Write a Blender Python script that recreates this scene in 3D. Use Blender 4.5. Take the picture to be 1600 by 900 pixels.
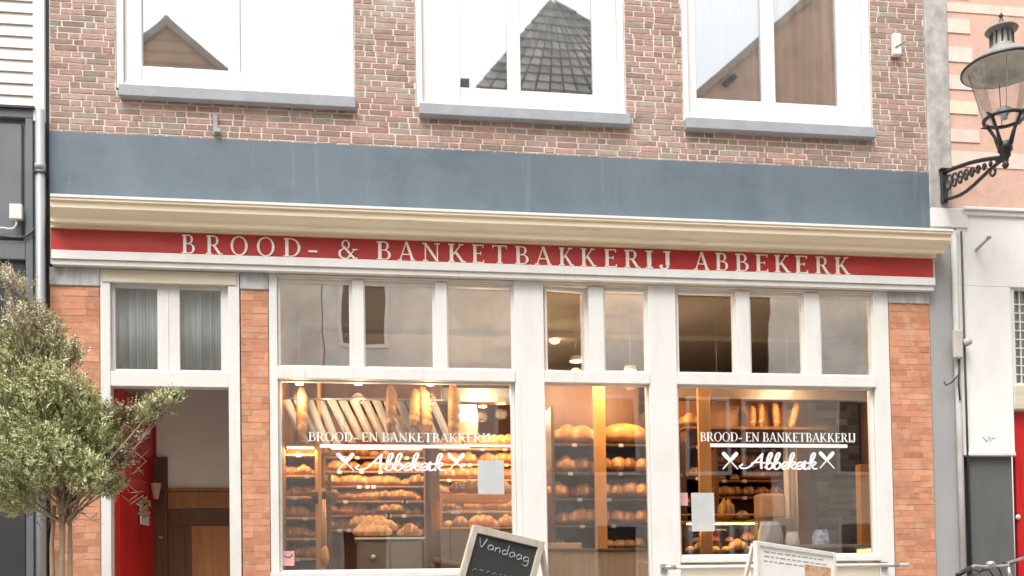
import bpy, bmesh, math, random
from mathutils import Vector, Matrix, noise
for o in list(bpy.data.objects): bpy.data.objects.remove(o)
S = bpy.context.scene
C = S.collection
PI = math.pi
rnd = random.Random(7)

# ---------------------------------------------------------------- camera
EYE = 0.9            # eye height above the street
DIST = 8.9           # camera to facade
YAW, PITCH, ROLL, PY, FOC = 0.143150707, 0.0288969577, -0.0160345145, 898.283666, 1600.0
_f = Vector((math.sin(YAW)*math.cos(PITCH), math.cos(YAW)*math.cos(PITCH), math.sin(PITCH)))
_r0 = Vector((math.cos(YAW), -math.sin(YAW), 0)); _u0 = _r0.cross(_f)
_r = _r0*math.cos(ROLL) + _u0*math.sin(ROLL)
_u = -_r0*math.sin(ROLL) + _u0*math.cos(ROLL)
cd = bpy.data.cameras.new('camera'); cam = bpy.data.objects.new('camera', cd); C.objects.link(cam)
cam.matrix_world = Matrix(((_r.x,_u.x,-_f.x,0),(_r.y,_u.y,-_f.y,-DIST),(_r.z,_u.z,-_f.z,EYE),(0,0,0,1)))
cd.sensor_width = 36; cd.sensor_fit = 'HORIZONTAL'; cd.lens = 36*FOC/1600
cd.shift_y = (PY-450)/1600; cd.clip_start = 0.05; cd.clip_end = 400
S.camera = cam
S.render.resolution_x = 1024; S.render.resolution_y = 576

def at(px, py, Y=0.0):
    """photo measurement -> point on the plane at depth Y (facade is Y = 0)"""
    d = _f + _r*((px-800)/FOC) - _u*((py-PY)/FOC)
    t = (Y+DIST)/d.y
    return Vector((d.x*t, Y, EYE+d.z*t))
def X(px, py=600, Y=0.0): return at(px, py, Y).x
def Z(px, py, Y=0.0): return at(px, py, Y).z

# ---------------------------------------------------------------- world, sun, exposure
SUN_EL, SUN_AZ = math.radians(62), math.radians(212)     # compass-like: 180 = from the camera side (-Y)
w = bpy.data.worlds.new('World'); S.world = w; w.use_nodes = True
nt = w.node_tree; bg = nt.nodes['Background']
sky = nt.nodes.new('ShaderNodeTexSky'); sky.sky_type = 'NISHITA'; sky.sun_disc = False
sky.sun_elevation = SUN_EL; sky.sun_rotation = SUN_AZ
sky.air_density = 1.0; sky.dust_density = 4.0; sky.ozone_density = 1.0
hs = nt.nodes.new('ShaderNodeHueSaturation'); hs.inputs['Saturation'].default_value = 0.12
nt.links.new(sky.outputs[0], hs.inputs['Color']); nt.links.new(hs.outputs[0], bg.inputs[0])
bg.inputs[1].default_value = 0.15
sd = bpy.data.lights.new('sun', 'SUN'); sd.energy = 0.9; sd.angle = math.radians(30); sd.color = (1, .965, .91)
sun = bpy.data.objects.new('sun', sd); C.objects.link(sun)
_sv = Vector((math.sin(SUN_AZ)*math.cos(SUN_EL), math.cos(SUN_AZ)*math.cos(SUN_EL), math.sin(SUN_EL)))
sun.rotation_euler = _sv.to_track_quat('Z', 'Y').to_euler(); sun.location = (0,-6,14)
S.view_settings.view_transform = 'Standard'; S.view_settings.look = 'None'
S.view_settings.gamma = 1; S.view_settings.use_curve_mapping = False
S.view_settings.exposure = 1.33
S.render.engine = 'CYCLES'
S.cycles.max_bounces = 8; S.cycles.transparent_max_bounces = 16

# ---------------------------------------------------------------- materials
def new_mat(name):
    m = bpy.data.materials.new(name); m.use_nodes = True
    return m, m.node_tree, m.node_tree.nodes['Principled BSDF']
def N(nt, typ, **kw):
    n = nt.nodes.new(typ)
    for k, v in kw.items(): setattr(n, k, v)
    return n
def pos_scaled(nt, s=(1,1,1)):
    g = N(nt, 'ShaderNodeTexCoord'); mp = N(nt, 'ShaderNodeMapping'); mp.inputs['Scale'].default_value = s
    nt.links.new(g.outputs['Object'], mp.inputs[0]); return mp.outputs[0]
def noise_mix(nt, vec, scale, c1, c2, lo=.35, hi=.65, detail=6):
    n = N(nt, 'ShaderNodeTexNoise'); n.inputs['Scale'].default_value = scale; n.inputs['Detail'].default_value = detail
    n.inputs['Roughness'].default_value = .62
    nt.links.new(vec, n.inputs['Vector'])
    r = N(nt, 'ShaderNodeMapRange'); r.inputs[1].default_value = lo; r.inputs[2].default_value = hi
    nt.links.new(n.outputs[0], r.inputs[0])
    mx = N(nt, 'ShaderNodeMix', data_type='RGBA')
    nt.links.new(r.outputs[0], mx.inputs[0])
    for c, i in ((c1, 6), (c2, 7)):
        if isinstance(c, tuple): mx.inputs[i].default_value = (*c, 1)
        else: nt.links.new(c, mx.inputs[i])
    return mx.outputs[2], r.outputs[0]
def add_bump(nt, b, vec, scale, strength, dist=.004, detail=5):
    n = N(nt, 'ShaderNodeTexNoise'); n.inputs['Scale'].default_value = scale; n.inputs['Detail'].default_value = detail
    nt.links.new(vec, n.inputs['Vector'])
    bp = N(nt, 'ShaderNodeBump'); bp.inputs['Strength'].default_value = strength; bp.inputs['Distance'].default_value = dist
    nt.links.new(n.outputs[0], bp.inputs['Height']); nt.links.new(bp.outputs[0], b.inputs['Normal'])
def paint(name, col, col2=None, rough=.45, sc=(1,1,1), scale=3, lo=.4, hi=.75, bump=.25, bscale=40, spec=.4, metal=0):
    m, nt, b = new_mat(name); v = pos_scaled(nt, sc)
    if col2 is None: col2 = tuple(c*.82 for c in col)
    c, _ = noise_mix(nt, v, scale, col, col2, lo, hi)
    nt.links.new(c, b.inputs['Base Color']); b.inputs['Roughness'].default_value = rough
    b.inputs['Specular IOR Level'].default_value = spec; b.inputs['Metallic'].default_value = metal
    add_bump(nt, b, v, bscale, bump)
    return m
def attr_mat(name, rough=.85, scale=30, dark=.72, bump=.5, blotch=None, trans=0):
    """colour comes from the per-element colour attribute, broken up by noise"""
    m, nt, b = new_mat(name); v = pos_scaled(nt)
    a = N(nt, 'ShaderNodeAttribute'); a.attribute_name = 'col'
    mul = N(nt, 'ShaderNodeMix', data_type='RGBA', blend_type='MULTIPLY'); mul.inputs[0].default_value = 1
    nt.links.new(a.outputs['Color'], mul.inputs[6]); g = (dark,)*3
    c, _ = noise_mix(nt, v, scale, (1.08,1.08,1.08), g, .35, .7)
    nt.links.new(c, mul.inputs[7]); out = mul.outputs[2]
    if blotch:
        out, _ = noise_mix(nt, v, blotch[1], out, blotch[0], blotch[2], blotch[3])
    nt.links.new(out, b.inputs['Base Color']); b.inputs['Roughness'].default_value = rough
    b.inputs['Specular IOR Level'].default_value = .25
    if bump: add_bump(nt, b, v, 60, bump, .003)
    return m
def glass(name, refl, tint=(.97,.98,.97), wav=.0, wscale=2.5, edge=.6):
    m = bpy.data.materials.new(name); m.use_nodes = True; nt = m.node_tree; nt.nodes.clear()
    out = N(nt, 'ShaderNodeOutputMaterial'); mx = N(nt, 'ShaderNodeMixShader')
    t = N(nt, 'ShaderNodeBsdfTransparent'); t.inputs[0].default_value = (*tint, 1)
    g = N(nt, 'ShaderNodeBsdfGlossy'); g.inputs['Roughness'].default_value = .015
    g.inputs[0].default_value = (.90,.92,.94,1)
    lw = N(nt, 'ShaderNodeLayerWeight'); lw.inputs[0].default_value = .25
    r = N(nt, 'ShaderNodeMapRange'); r.inputs[3].default_value = refl; r.inputs[4].default_value = edge
    nt.links.new(lw.outputs['Fresnel'], r.inputs[0]); nt.links.new(r.outputs[0], mx.inputs[0])
    nt.links.new(t.outputs[0], mx.inputs[1]); nt.links.new(g.outputs[0], mx.inputs[2])
    if wav:
        v = pos_scaled(nt); n = N(nt, 'ShaderNodeTexNoise'); n.inputs['Scale'].default_value = wscale
        n.inputs['Detail'].default_value = 1
        nt.links.new(v, n.inputs['Vector'])
        bp = N(nt, 'ShaderNodeBump'); bp.inputs['Strength'].default_value = 1; bp.inputs['Distance'].default_value = wav
        nt.links.new(n.outputs[0], bp.inputs['Height']); nt.links.new(bp.outputs[0], g.inputs['Normal'])
        nt.links.new(bp.outputs[0], lw.inputs['Normal'])
    nt.links.new(mx.outputs[0], out.inputs[0])
    return m
def emis(name, col, s):
    m, nt, b = new_mat(name); b.inputs['Emission Color'].default_value = (*col, 1)
    b.inputs['Emission Strength'].default_value = s; b.inputs['Base Color'].default_value = (*col, 1)
    return m
def wood(name, c1, c2, axis='z', rough=.5, scale=6):
    m, nt, b = new_mat(name)
    sc = {'z': (14,14,1), 'x': (1,14,14), 'y': (14,1,14)}[axis]
    v = pos_scaled(nt, sc); c, f = noise_mix(nt, v, scale*.3, c1, c2, .3, .7)
    nt.links.new(c, b.inputs['Base Color']); b.inputs['Roughness'].default_value = rough
    add_bump(nt, b, v, 6, .2, .003)
    return m

M = {}
M['white'] = paint('white_paint', (.72,.705,.67), (.60,.575,.53), .38, (1,1,.35), 5, .5, .85, .12, 30)
M['white2'] = paint('upper_white_paint', (.74,.73,.70), (.66,.64,.60), .35, (1,1,.4), 4, .5, .9, .1, 25)
M['cream'] = paint('cream_paint', (.90,.80,.60), (.78,.66,.48), .4, (.15,1,3), 6, .3, .7, .2, 30)
def weather(m, c3, scale, lo, hi, sc=(1,1,1), sub_=None):
    """adds a further layer of stains with a shape of their own to a painted surface"""
    nt = m.node_tree; b = nt.nodes['Principled BSDF']; src = b.inputs['Base Color'].links[0].from_socket
    v = pos_scaled(nt, sc); c, f = noise_mix(nt, v, scale, src, c3, lo, hi, 9)
    nt.links.new(c, b.inputs['Base Color']); return m
M['cream2'] = paint('pale_cream_paint', (.70,.64,.52), (.55,.48,.35), .4, (.3,1,3), 6, .3, .7, .2, 30)
M['band'] = paint('blue_grey_render', (.10,.133,.16), (.135,.172,.205), .55, (1,1,.45), 2.2, .3, .7, .35, 18)
M['red'] = paint('red_fascia_paint', (.50,.036,.036), (.42,.038,.036), .35, (.5,1,1), 4, .3, .7, .15, 30)
M['reddoor'] = paint('red_door_paint', (.56,.018,.018), (.44,.014,.014), .22, (1,1,.5), 3, .3, .7, .05, 30, .5)
M['letter'] = paint('ivory_letter_paint', (.93,.88,.80), (.88,.78,.66), .4, (1,1,1), 12, .4, .7, .1, 40)
M['sill'] = paint('grey_stone_sill', (.36,.375,.40), (.29,.30,.32), .7, (1,1,1), 7, .3, .7, .3, 50)
M['stone'] = paint('weathered_grey_stone', (.52,.52,.51), (.30,.30,.30), .8, (2,1,.6), 6, .35, .65, .6, 30)
M['greywall'] = paint('grey_wall_paint', (.30,.315,.33), (.37,.36,.35), .6, (1,1,.4), 3, .3, .7, .3, 25)
M['dark'] = paint('dark_grey_paint', (.115,.125,.135), (.16,.17,.18), .35, (1,1,.6), 3, .3, .7, .15, 30, .5)
M['dark2'] = paint('charcoal_paint', (.026,.027,.028), (.04,.04,.04), .5, (1,1,.6), 3, .3, .7, .15, 30)
M['plinth'] = paint('grey_plinth_render', (.095,.095,.09), (.13,.13,.125), .75, (1,1,.6), 3, .3, .7, .5, 25)
M['plaster'] = paint('white_wall_plaster', (.80,.79,.76), (.70,.68,.64), .7, (1,1,.5), 2.5, .45, .8, .35, 20)
M['siding'] = paint('white_siding', (.80,.775,.74), (.70,.66,.61), .5, (.3,1,1), 3, .3, .7, .2, 20)
M['iron'] = paint('black_cast_iron', (.020,.020,.020), (.04,.035,.03), .35, (1,1,1), 8, .3, .7, .3, 50, .5)
M['hood'] = paint('aged_lamp_metal', (.17,.165,.155), (.30,.28,.25), .45, (1,1,1), 6, .3, .7, .2, 30, .5)
M['hoodin'] = paint('lamp_hood_enamel', (.6,.58,.52), (.42,.4,.36), .5, (1,1,1), 5, .3, .7, .2, 30)
M['pipe'] = paint('grey_zinc_pipe', (.26,.27,.28), (.36,.36,.36), .4, (1,1,.4), 4, .3, .7, .2, 30, .5)
M['pipew'] = paint('grimy_white_pipe', (.55,.53,.5), (.36,.34,.31), .5, (1,1,.4), 4, .3, .7, .2, 30)
M['plastic'] = paint('white_plastic', (.72,.70,.66), (.6,.57,.52), .4, (1,1,1), 6, .4, .8, .1, 30)
M['cable'] = paint('dark_cable', (.05,.05,.05), None, .5)
M['steel'] = paint('brushed_steel', (.55,.55,.54), (.4,.4,.4), .3, (1,1,1), 8, .3, .7, .1, 30, .5, .8)
M['paper'] = paint('white_paper', (.52,.53,.53), (.47,.48,.48), .8, (1,1,1), 9, .3, .7, .1, 30)
M['wash'] = paint('white_wall_interior', (.84,.79,.72), (.78,.72,.64), .8)
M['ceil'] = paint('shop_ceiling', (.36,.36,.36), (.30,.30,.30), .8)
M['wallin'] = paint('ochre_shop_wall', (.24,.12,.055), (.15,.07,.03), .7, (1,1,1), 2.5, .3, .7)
M['darkwood'] = wood('dark_brown_wood', (.075,.03,.013), (.13,.05,.02), 'z')
M['warmwood'] = wood('honey_wood', (.62,.31,.10), (.52,.24,.07), 'z', .4)
M['panelwood'] = wood('oiled_panel_wood', (.30,.13,.04), (.17,.065,.02), 'z', .45)
M['palewood'] = wood('pale_oak', (.46,.30,.18), (.36,.22,.12), 'z', .5)
M['shelf'] = wood('dark_shelf_wood', (.055,.025,.012), (.10,.045,.02), 'x', .5)
M['greycab'] = paint('taupe_cabinet_paint', (.20,.155,.125), (.26,.2,.16), .45, (1,1,.4), 3, .3, .7)
M['rawwood'] = wood('weathered_board_wood', (.55,.50,.42), (.40,.35,.27), 'z', .7, 9)
M['chalk'] = paint('chalkboard', (.028,.028,.027), (.045,.045,.043), .6, (1,1,1), 4, .3, .7, .1, 30)
M['chalkline'] = paint('white_chalk', (.50,.56,.62), (.25,.28,.3), .9, (1,1,1), 60, .35, .6, .3, 90)
M['decal'] = paint('white_window_lettering', (.86,.85,.82), (.8,.78,.74), .5)
M['black'] = paint('black_rubber', (.018,.018,.018), None, .5)
M['print'] = paint('grey_print', (.33,.33,.32), None, .7)
M['pink'] = paint('pink_card', (.66,.36,.34), None, .7)
M['terracotta'] = paint('beige_clay', (.55,.36,.25), None, .8)
M['asphalt'] = paint('street_paving', (.20,.17,.15), (.28,.24,.21), .9, (1,1,1), 9, .3, .7, .6, 30)
M['pave'] = paint('pavement_tiles', (.30,.29,.27), (.22,.21,.2), .9, (1,1,1), 6, .3, .7, .6, 30)
M['curtain'] = paint('beige_curtain_fold_shading', (.46,.37,.31), (.88,.81,.72), .9, (3,1,.05), 4, .38, .62)  # light and shade of the folds painted in as vertical streaks
M['greycurtain'] = paint('grey_net_curtain', (.30,.315,.33), (.66,.69,.72), .9, (26,1,.04), 3, .35, .65)
M['net'] = paint('added_white_net', (.86,.85,.83), (.80,.79,.77), .9, (8,1,.1), 4, .3, .7)  # for the curtains added to lighten the upper panes
M['bagpaper'] = paint('reflection_sleeve_paper', (.58,.60,.60), (.42,.42,.41), .7, (4,4,1), 5, .35, .65)  # for the sleeves that stand in for a striped reflection
M['bluebag'] = paint('blue_white_bag', (.55,.62,.72), (.2,.3,.5), .5, (1,1,1), 25, .45, .6)
M['mortar'] = paint('pale_mortar', (.82,.70,.63), (.68,.57,.50), .95, (1,1,1), 12, .3, .7, .6, 80)
M['mortar2'] = paint('orange_mortar', (.50,.25,.155), (.56,.30,.19), .95, (1,1,1), 9, .3, .7, .6, 80)
M['brick'] = attr_mat('brown_pink_brick', .85, 26, .74, .7, ((.46,.41,.35), 1.4, .55, .8))
M['obrick'] = attr_mat('orange_brick', .8, 14, .86, .6, ((.60,.38,.25), 6, .52, .72))
M['pinkwall'] = attr_mat('pink_banded_brick', .85, 10, .9, .3)
M['roughplaster'] = paint('mottled_weathered_render', (.50,.47,.43), (.26,.25,.24), .9, (1.6,1,1.3), 5, .35, .7, 1.2, 14)
M['bread'] = attr_mat('bread_crust', .5, 18, .55, .6)
_nt=M['bread'].node_tree; _b=_nt.nodes['Principled BSDF']; _src=_b.inputs['Base Color'].links[0].from_socket
_oi=N(_nt,'ShaderNodeObjectInfo'); _r1=N(_nt,'ShaderNodeMapRange'); _r1.inputs[3].default_value=.55; _r1.inputs[4].default_value=1.25
_hs=N(_nt,'ShaderNodeHueSaturation'); _nt.links.new(_oi.outputs['Random'],_r1.inputs[0]); _nt.links.new(_r1.outputs[0],_hs.inputs['Value']); _nt.links.new(_src,_hs.inputs['Color'])
_v=pos_scaled(_nt,(1,1,1)); _c,_f2=noise_mix(_nt,_v,11,_hs.outputs[0],(.80,.70,.55),.60,.80); _nt.links.new(_c,_b.inputs['Base Color'])
M['leaf'] = attr_mat('feathery_leaves', .6, 8, .85, 0)
M['bark'] = paint('brown_bark', (.36,.27,.19), (.26,.18,.12), .9, (3,3,1), 8, .3, .7, 1, 30)
M['rooftile'] = attr_mat('clay_roof_tiles', .8, 6, .8, .4)
M['glass_up'] = glass('upper_window_glass', .33, (.92,.93,.93), .0012, 1.2, .85)
M['glass'] = glass('shop_window_glass', .13, (.95,.96,.95), .0010, 1.4)
M['glass_tr'] = glass('transom_window_glass', .50, (.90,.91,.90), .0014, 2.2)
M['glass_lamp'] = glass('lamp_glass', .07, (.96,.96,.95), .0008, 5)
M['fillwarm'] = emis('warm_fill_glow', (1,.66,.34), 14)  # glow of the added fill strips
M['lampwhite'] = emis('white_spot_glow', (1,.9,.75), 20)

weather(M['white'], (.42,.37,.30), 3.2, .62, .92, (5,5,.45))
weather(M['white'], (.50,.45,.38), 22, .66, .82)
weather(M['white2'], (.55,.52,.46), 3, .64, .95, (5,5,.4))
weather(M['band'], (.075,.10,.125), 1.6, .52, .8, (1,1,1.6))
weather(M['band'], (.24,.275,.30), 2.4, .60, .9, (4,4,.22))
weather(M['band'], (.30,.32,.33), 38, .70, .80)
weather(M['red'], (.50,.09,.07), 1.8, .5, .8, (.6,1,2))
weather(M['red'], (.20,.02,.02), 6, .6, .85, (1,1,1))
weather(M['cream'], (.40,.33,.22), 3.5, .58, .85, (.5,1,6))
weather(M['cream'], (.86,.80,.68), 5, .60, .8, (.25,1,8))
weather(M['plaster'], (.55,.52,.46), 2.2, .6, .9, (2,2,.5))
weather(M['reddoor'], (.20,.01,.01), 3, .6, .9, (1,1,.6))
# ---------------------------------------------------------------- mesh helpers
class MB:
    def __init__(s): s.v = []; s.f = []; s.c = []; s.m = []; s.sm = []; s.mi = 0
    def add(s, vs, fs, col=None, smooth=False):
        b = len(s.v); s.v += [tuple(v) for v in vs]
        for f in fs: s.f.append(tuple(i+b for i in f)); s.c.append(col); s.m.append(s.mi); s.sm.append(smooth)
    def box(s, x0, x1, y0, y1, z0, z1, col=None, rot=None, piv=None):
        if x0>x1: x0,x1=x1,x0
        if y0>y1: y0,y1=y1,y0
        if z0>z1: z0,z1=z1,z0
        vs = [Vector(p) for p in ((x0,y0,z0),(x1,y0,z0),(x1,y1,z0),(x0,y1,z0),(x0,y0,z1),(x1,y0,z1),(x1,y1,z1),(x0,y1,z1))]
        if rot is not None:
            pv = Vector(piv) if piv is not None else Vector(((x0+x1)/2,(y0+y1)/2,(z0+z1)/2))
            vs = [rot @ (v-pv) + pv for v in vs]
        s.add(vs, [(0,3,2,1),(4,5,6,7),(0,1,5,4),(1,2,6,5),(2,3,7,6),(3,0,4,7)], col); return s
    def bar(s, a, b, wx, wy, up=(0,0,1), col=None):
        a = Vector(a); b = Vector(b); d = (b-a).normalized(); up = Vector(up)
        if abs(d.dot(up)) > .98: up = Vector((0,1,0))
        sx = d.cross(up).normalized()*wx/2; sy = sx.cross(d).normalized()*wy/2
        vs = [a-sx-sy,a+sx-sy,a+sx+sy,a-sx+sy,b-sx-sy,b+sx-sy,b+sx+sy,b-sx+sy]
        s.add(vs, [(0,1,2,3),(4,7,6,5),(0,4,5,1),(1,5,6,2),(2,6,7,3),(3,7,4,0)], col); return s
    def tube(s, pts, rad, n=8, col=None, cap=True, flat=None):
        pts = [Vector(p) for p in pts]
        if not hasattr(rad, '__len__'): rad = [rad]*len(pts)
        vs = []; fs = []; ref = None
        for i, p in enumerate(pts):
            d = (pts[min(i+1,len(pts)-1)] - pts[max(i-1,0)]).normalized()
            if ref is None: ref = Vector((0,0,1)) if abs(d.z) < .9 else Vector((1,0,0))
            a = d.cross(ref).normalized(); b = a.cross(d).normalized(); ref = b
            for k in range(n):
                t = 2*PI*k/n; q = a*math.cos(t)*rad[i] + b*math.sin(t)*rad[i]
                if flat: q.y *= flat
                vs.append(p+q)
        for i in range(len(pts)-1):
            for k in range(n):
                k2 = (k+1)%n; fs.append((i*n+k, i*n+k2, (i+1)*n+k2, (i+1)*n+k))
        if cap: fs.append(tuple(range(n-1,-1,-1))); fs.append(tuple(range((len(pts)-1)*n, len(pts)*n)))
        s.add(vs, fs, col, True); return s
    def lathe(s, prof, c, n=32, col=None):
        vs = []; fs = []; c = Vector(c)
        for r, z in prof:
            for k in range(n):
                t = 2*PI*k/n; vs.append(c+Vector((r*math.cos(t), r*math.sin(t), z)))
        for i in range(len(prof)-1):
            for k in range(n):
                k2 = (k+1)%n; fs.append((i*n+k, i*n+k2, (i+1)*n+k2, (i+1)*n+k))
        s.add(vs, fs, col, True); return s
    def prism(s, poly, y0, y1, col=None):
        """poly = [(x, z)] extruded from y0 (front) to y1"""
        n = len(poly)
        vs = [(x, y0, z) for x, z in poly] + [(x, y1, z) for x, z in poly]
        fs = [tuple(range(n)), tuple(range(2*n-1, n-1, -1))] + [(i, i+n, (i+1)%n+n, (i+1)%n) for i in range(n)]
        s.add(vs, fs, col); return s
    def build(s, name, mats, parent=None, bevel=0, seg=1, origin=None, fix=True):
        me = bpy.data.meshes.new(name)
        vs = s.v
        if origin is not None: vs = [(v[0]-origin[0], v[1]-origin[1], v[2]-origin[2]) for v in vs]
        me.from_pydata(vs, [], s.f)
        if not isinstance(mats, (list, tuple)): mats = [mats]
        for m in mats: me.materials.append(m)
        me.polygons.foreach_set('material_index', s.m)
        me.polygons.foreach_set('use_smooth', s.sm)
        if any(c is not None for c in s.c):
            ca = me.color_attributes.new('col', 'FLOAT_COLOR', 'CORNER'); buf = []
            for f, c in zip(s.f, s.c):
                cc = (*(c or (1,1,1)), 1)
                buf += list(cc)*len(f)
            ca.data.foreach_set('color', buf)
        if fix:
            bm = bmesh.new(); bm.from_mesh(me); bmesh.ops.recalc_face_normals(bm, faces=bm.faces); bm.to_mesh(me); bm.free()
        me.update()
        o = bpy.data.objects.new(name, me); C.objects.link(o)
        if origin is not None: o.location = origin
        if parent is not None: adopt(o, parent)
        if bevel:
            b = o.modifiers.new('bevel', 'BEVEL'); b.width = bevel; b.segments = seg; b.limit_method = 'ANGLE'
        return o
def world_loc(o):
    l = Vector(o.location)
    while o.parent is not None: o = o.parent; l = l + Vector(o.location)
    return l
def adopt(o, parent):
    pl = world_loc(parent); o.parent = parent; o.location = Vector(o.location) - pl
def tag(o, label, cat, group=None):
    o['label'] = label; o['category'] = cat
    if group: o['group'] = group
    return o
def thing(name, label, cat, loc=(0,0,0), group=None):
    o = bpy.data.objects.new(name, None); C.objects.link(o); o.location = loc
    return tag(o, label, cat, group)
def struct(o): o['kind'] = 'structure'; return o
def box(name, mat, parent, x0,x1,y0,y1,z0,z1, bevel=.003): return MB().box(x0,x1,y0,y1,z0,z1).build(name, mat, parent, bevel)
def dup(root, loc, label=None, rot=None, scale=None):
    r = root.copy(); C.objects.link(r); r.location = loc
    if rot is not None: r.rotation_euler = rot
    if scale is not None: r.scale = scale
    if label: r['label'] = label
    for ch in list(root.children):
        c = ch.copy(); C.objects.link(c); c.parent = r
        for g in ch.children:
            d = g.copy(); C.objects.link(d); d.parent = c
    return r
def bricks(x0, x1, z0, z1, Y, palette, holes=(), course=.0518, L=.19, H=.09, joint=.0125, seed=1, proud=.004, mb=None, mortar=True, jit=.0015):
    r = random.Random(seed); mb = mb or MB(); nrow = int(math.ceil((z1-z0)/course))
    for k in range(nrow):
        za = z0+k*course; zb = min(za+course, z1); zm = (za+zb)/2
        iv = [(x0, x1)]
        for hx0, hx1, hz0, hz1 in holes:
            if hz0 < zm < hz1:
                nv = []
                for a, b in iv:
                    if hx1 <= a or hx0 >= b: nv.append((a, b)); continue
                    if hx0 > a: nv.append((a, hx0))
                    if hx1 < b: nv.append((hx1, b))
                iv = nv
        for a, b in iv:
            if mortar:
                mb.mi = 1; mb.add([(a,Y+proud,za),(b,Y+proud,za),(b,Y+proud,zb),(a,Y+proud,zb)], [(0,1,2,3)]); mb.mi = 0
            x = a - (.0 if k % 2 else L*.5) - r.random()*.03*(k % 3)
            while x < b:
                l = L if r.random() < .62 else H
                l *= 1+r.uniform(-.03,.03)
                xa, xb = max(x, a), min(x+l, b)
                if xb-xa > .02:
                    c = Vector(r.choice(palette))*r.uniform(.82,1.18)
                    j = [r.uniform(-jit,jit) for _ in range(8)]; jj = joint/2; yf = Y+r.uniform(-.0015,.0015)
                    q = [(xa+jj+j[0], za+jj+j[1]),(xb-jj+j[2], za+jj+j[3]),(xb-jj+j[4], zb-jj+j[5]),(xa+jj+j[6], zb-jj+j[7])]
                    vs = [(px,yf,pz) for px,pz in q]+[(px,Y+proud+.002,pz) for px,pz in q]
                    mb.add(vs, [(0,1,2,3),(0,4,5,1),(1,5,6,2),(2,6,7,3),(3,7,4,0)], tuple(c))
                x += l
    return mb
# ================================================================ SETTING
g = MB(); g.add([(-60,-60,-.13),(60,-60,-.13),(60,60,-.13),(-60,60,-.13)], [(0,1,2,3)]); struct(g.build('ground', M['asphalt']))
g = MB(); g.box(-30,30,-2.4,.0,-.12,0); struct(g.build('pavement', M['pave'], bevel=.01))
g = MB(); g.box(-30,30,-2.56,-2.403,-.12,.004); struct(g.build('kerb', M['stone'], bevel=.01))

# ================================================================ BAKERY
bk = thing('bakery_building', 'brown brick bakery with blue grey band, red name fascia and white shopfront', 'building', (1.4,0,0))
XL, XR = X(78,400), 5.315                      # facade ends
ZB0, ZB1 = EYE+3.47, EYE+4.012                # blue grey band
ZTOP = 7.2
pal = [(.45,.29,.235),(.42,.265,.215),(.48,.31,.25),(.37,.245,.20),(.45,.30,.245),(.41,.30,.25),(.33,.25,.205),(.49,.32,.26),(.46,.32,.26),(.38,.30,.245),(.40,.34,.28)]
WIN = [(-2.03,-.037, EYE+4.418),(.498,2.392,EYE+4.395),(2.932,4.77,EYE+4.395)]
holes = [(a,b,z,9) for a,b,z in WIN]
pal = [tuple(v*.86 for v in c) for c in pal]
mb = bricks(XL, XR, ZB1-.03, ZTOP, 0, pal, holes, seed=3, jit=.0022)
mb.build('upper_brick_wall', [M['brick'], M['mortar']], bk)
# structure behind the brick skin
mb = MB()
zc = EYE+4.39
mb.box(XL, WIN[0][0], .008,.3, EYE+2.9, ZTOP); mb.box(WIN[0][1], WIN[1][0], .008,.3, zc, ZTOP)
mb.box(WIN[1][1], WIN[2][0], .008,.3, zc, ZTOP); mb.box(WIN[2][1], XR, .008,.3, EYE+2.9, ZTOP)
mb.box(WIN[0][0], WIN[2][1], .008,.3, EYE+2.9, zc-.002)
mb.build('wall_core', M['mortar'], bk)
# dirty soot joint under band + band
box('render_band', M['band'], bk, XL, XR, -.012, .006, ZB0, ZB1, .002)

# cornice (moulded, mitred return at the right end)
yl = -.26
zt = Z(800,335,yl); zb_ = Z(800,381,-.05)
H_ = zt-zb_
prof = [(.0,zt+.012),(yl,zt+.004),(yl,zt-.022),(yl+.02,zt-.03),(yl+.022,zt-.075),(yl+.05,zt-.10),(yl+.085,zt-.118),(yl+.10,zt-.135),(yl+.10,zt-.165),(yl+.115,zt-.17),(yl+.15,zt-H_+.055),(yl+.185,zt-H_+.03),(yl+.19,zt-H_+.028),(yl+.19,zt-H_),(.0,zt-H_)]
xe_top = X(1489,360,yl); 
def corn(idx, name, mat, extra=0):
    mb = MB(); vs=[]; n=len(idx)
    for side in (0,1):
        for i in idx:
            y,z = prof[i]; x = X(79,330,y) if side==0 else XR + (xe_top-XR)*(y/yl) + extra
            vs.append((x,y,z))
    fs=[(i,i+1,i+1+n,i+n) for i in range(n-1)]; fs.append((n-1,0,n,2*n-1)); fs += [tuple(range(n)), tuple(range(2*n-1,n-1,-1))]
    mb.add(vs,fs); return mb.build(name, mat, bk)
corn(list(range(15)), 'cornice', M['cream'])
mb = MB(); mb.box(X(79,330,yl), xe_top+.006, yl-.006, -.014, zt+.014, zt+.022); mb.box(X(79,330,yl), xe_top+.006, yl-.008,yl-.002, zt-.001, zt+.0138)
mb.build('cornice_flashing', M['white'], bk)
# red fascia board with lettering
zr1, zr0 = zb_-.002, EYE+2.99
yf = -.045
xrf = X(1458,420,yf)
fas = box('fascia_board', M['red'], bk, X(80,380,yf), xrf, yf, .007, zr0, zr1, .002)
box('fascia_end_cap', M['cream2'], bk, xrf+.001, xrf+.02, yf+.004, .007, zr0, zr1)
# architrave strip below
za1, za0 = zr0-.001, Z(800,434,-.075)
mb = MB(); mb.box(X(80,400,-.085), X(1462,450,-.085), -.085, .007, za0+.045, za1); mb.box(X(80,400,-.075), X(1460,450,-.075), -.068, .007, za0, za0+.044)
mb.build('architrave', M['white'], bk, .003)
# underside moulding (cream) between pillars
zm0 = za0-.045

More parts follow.
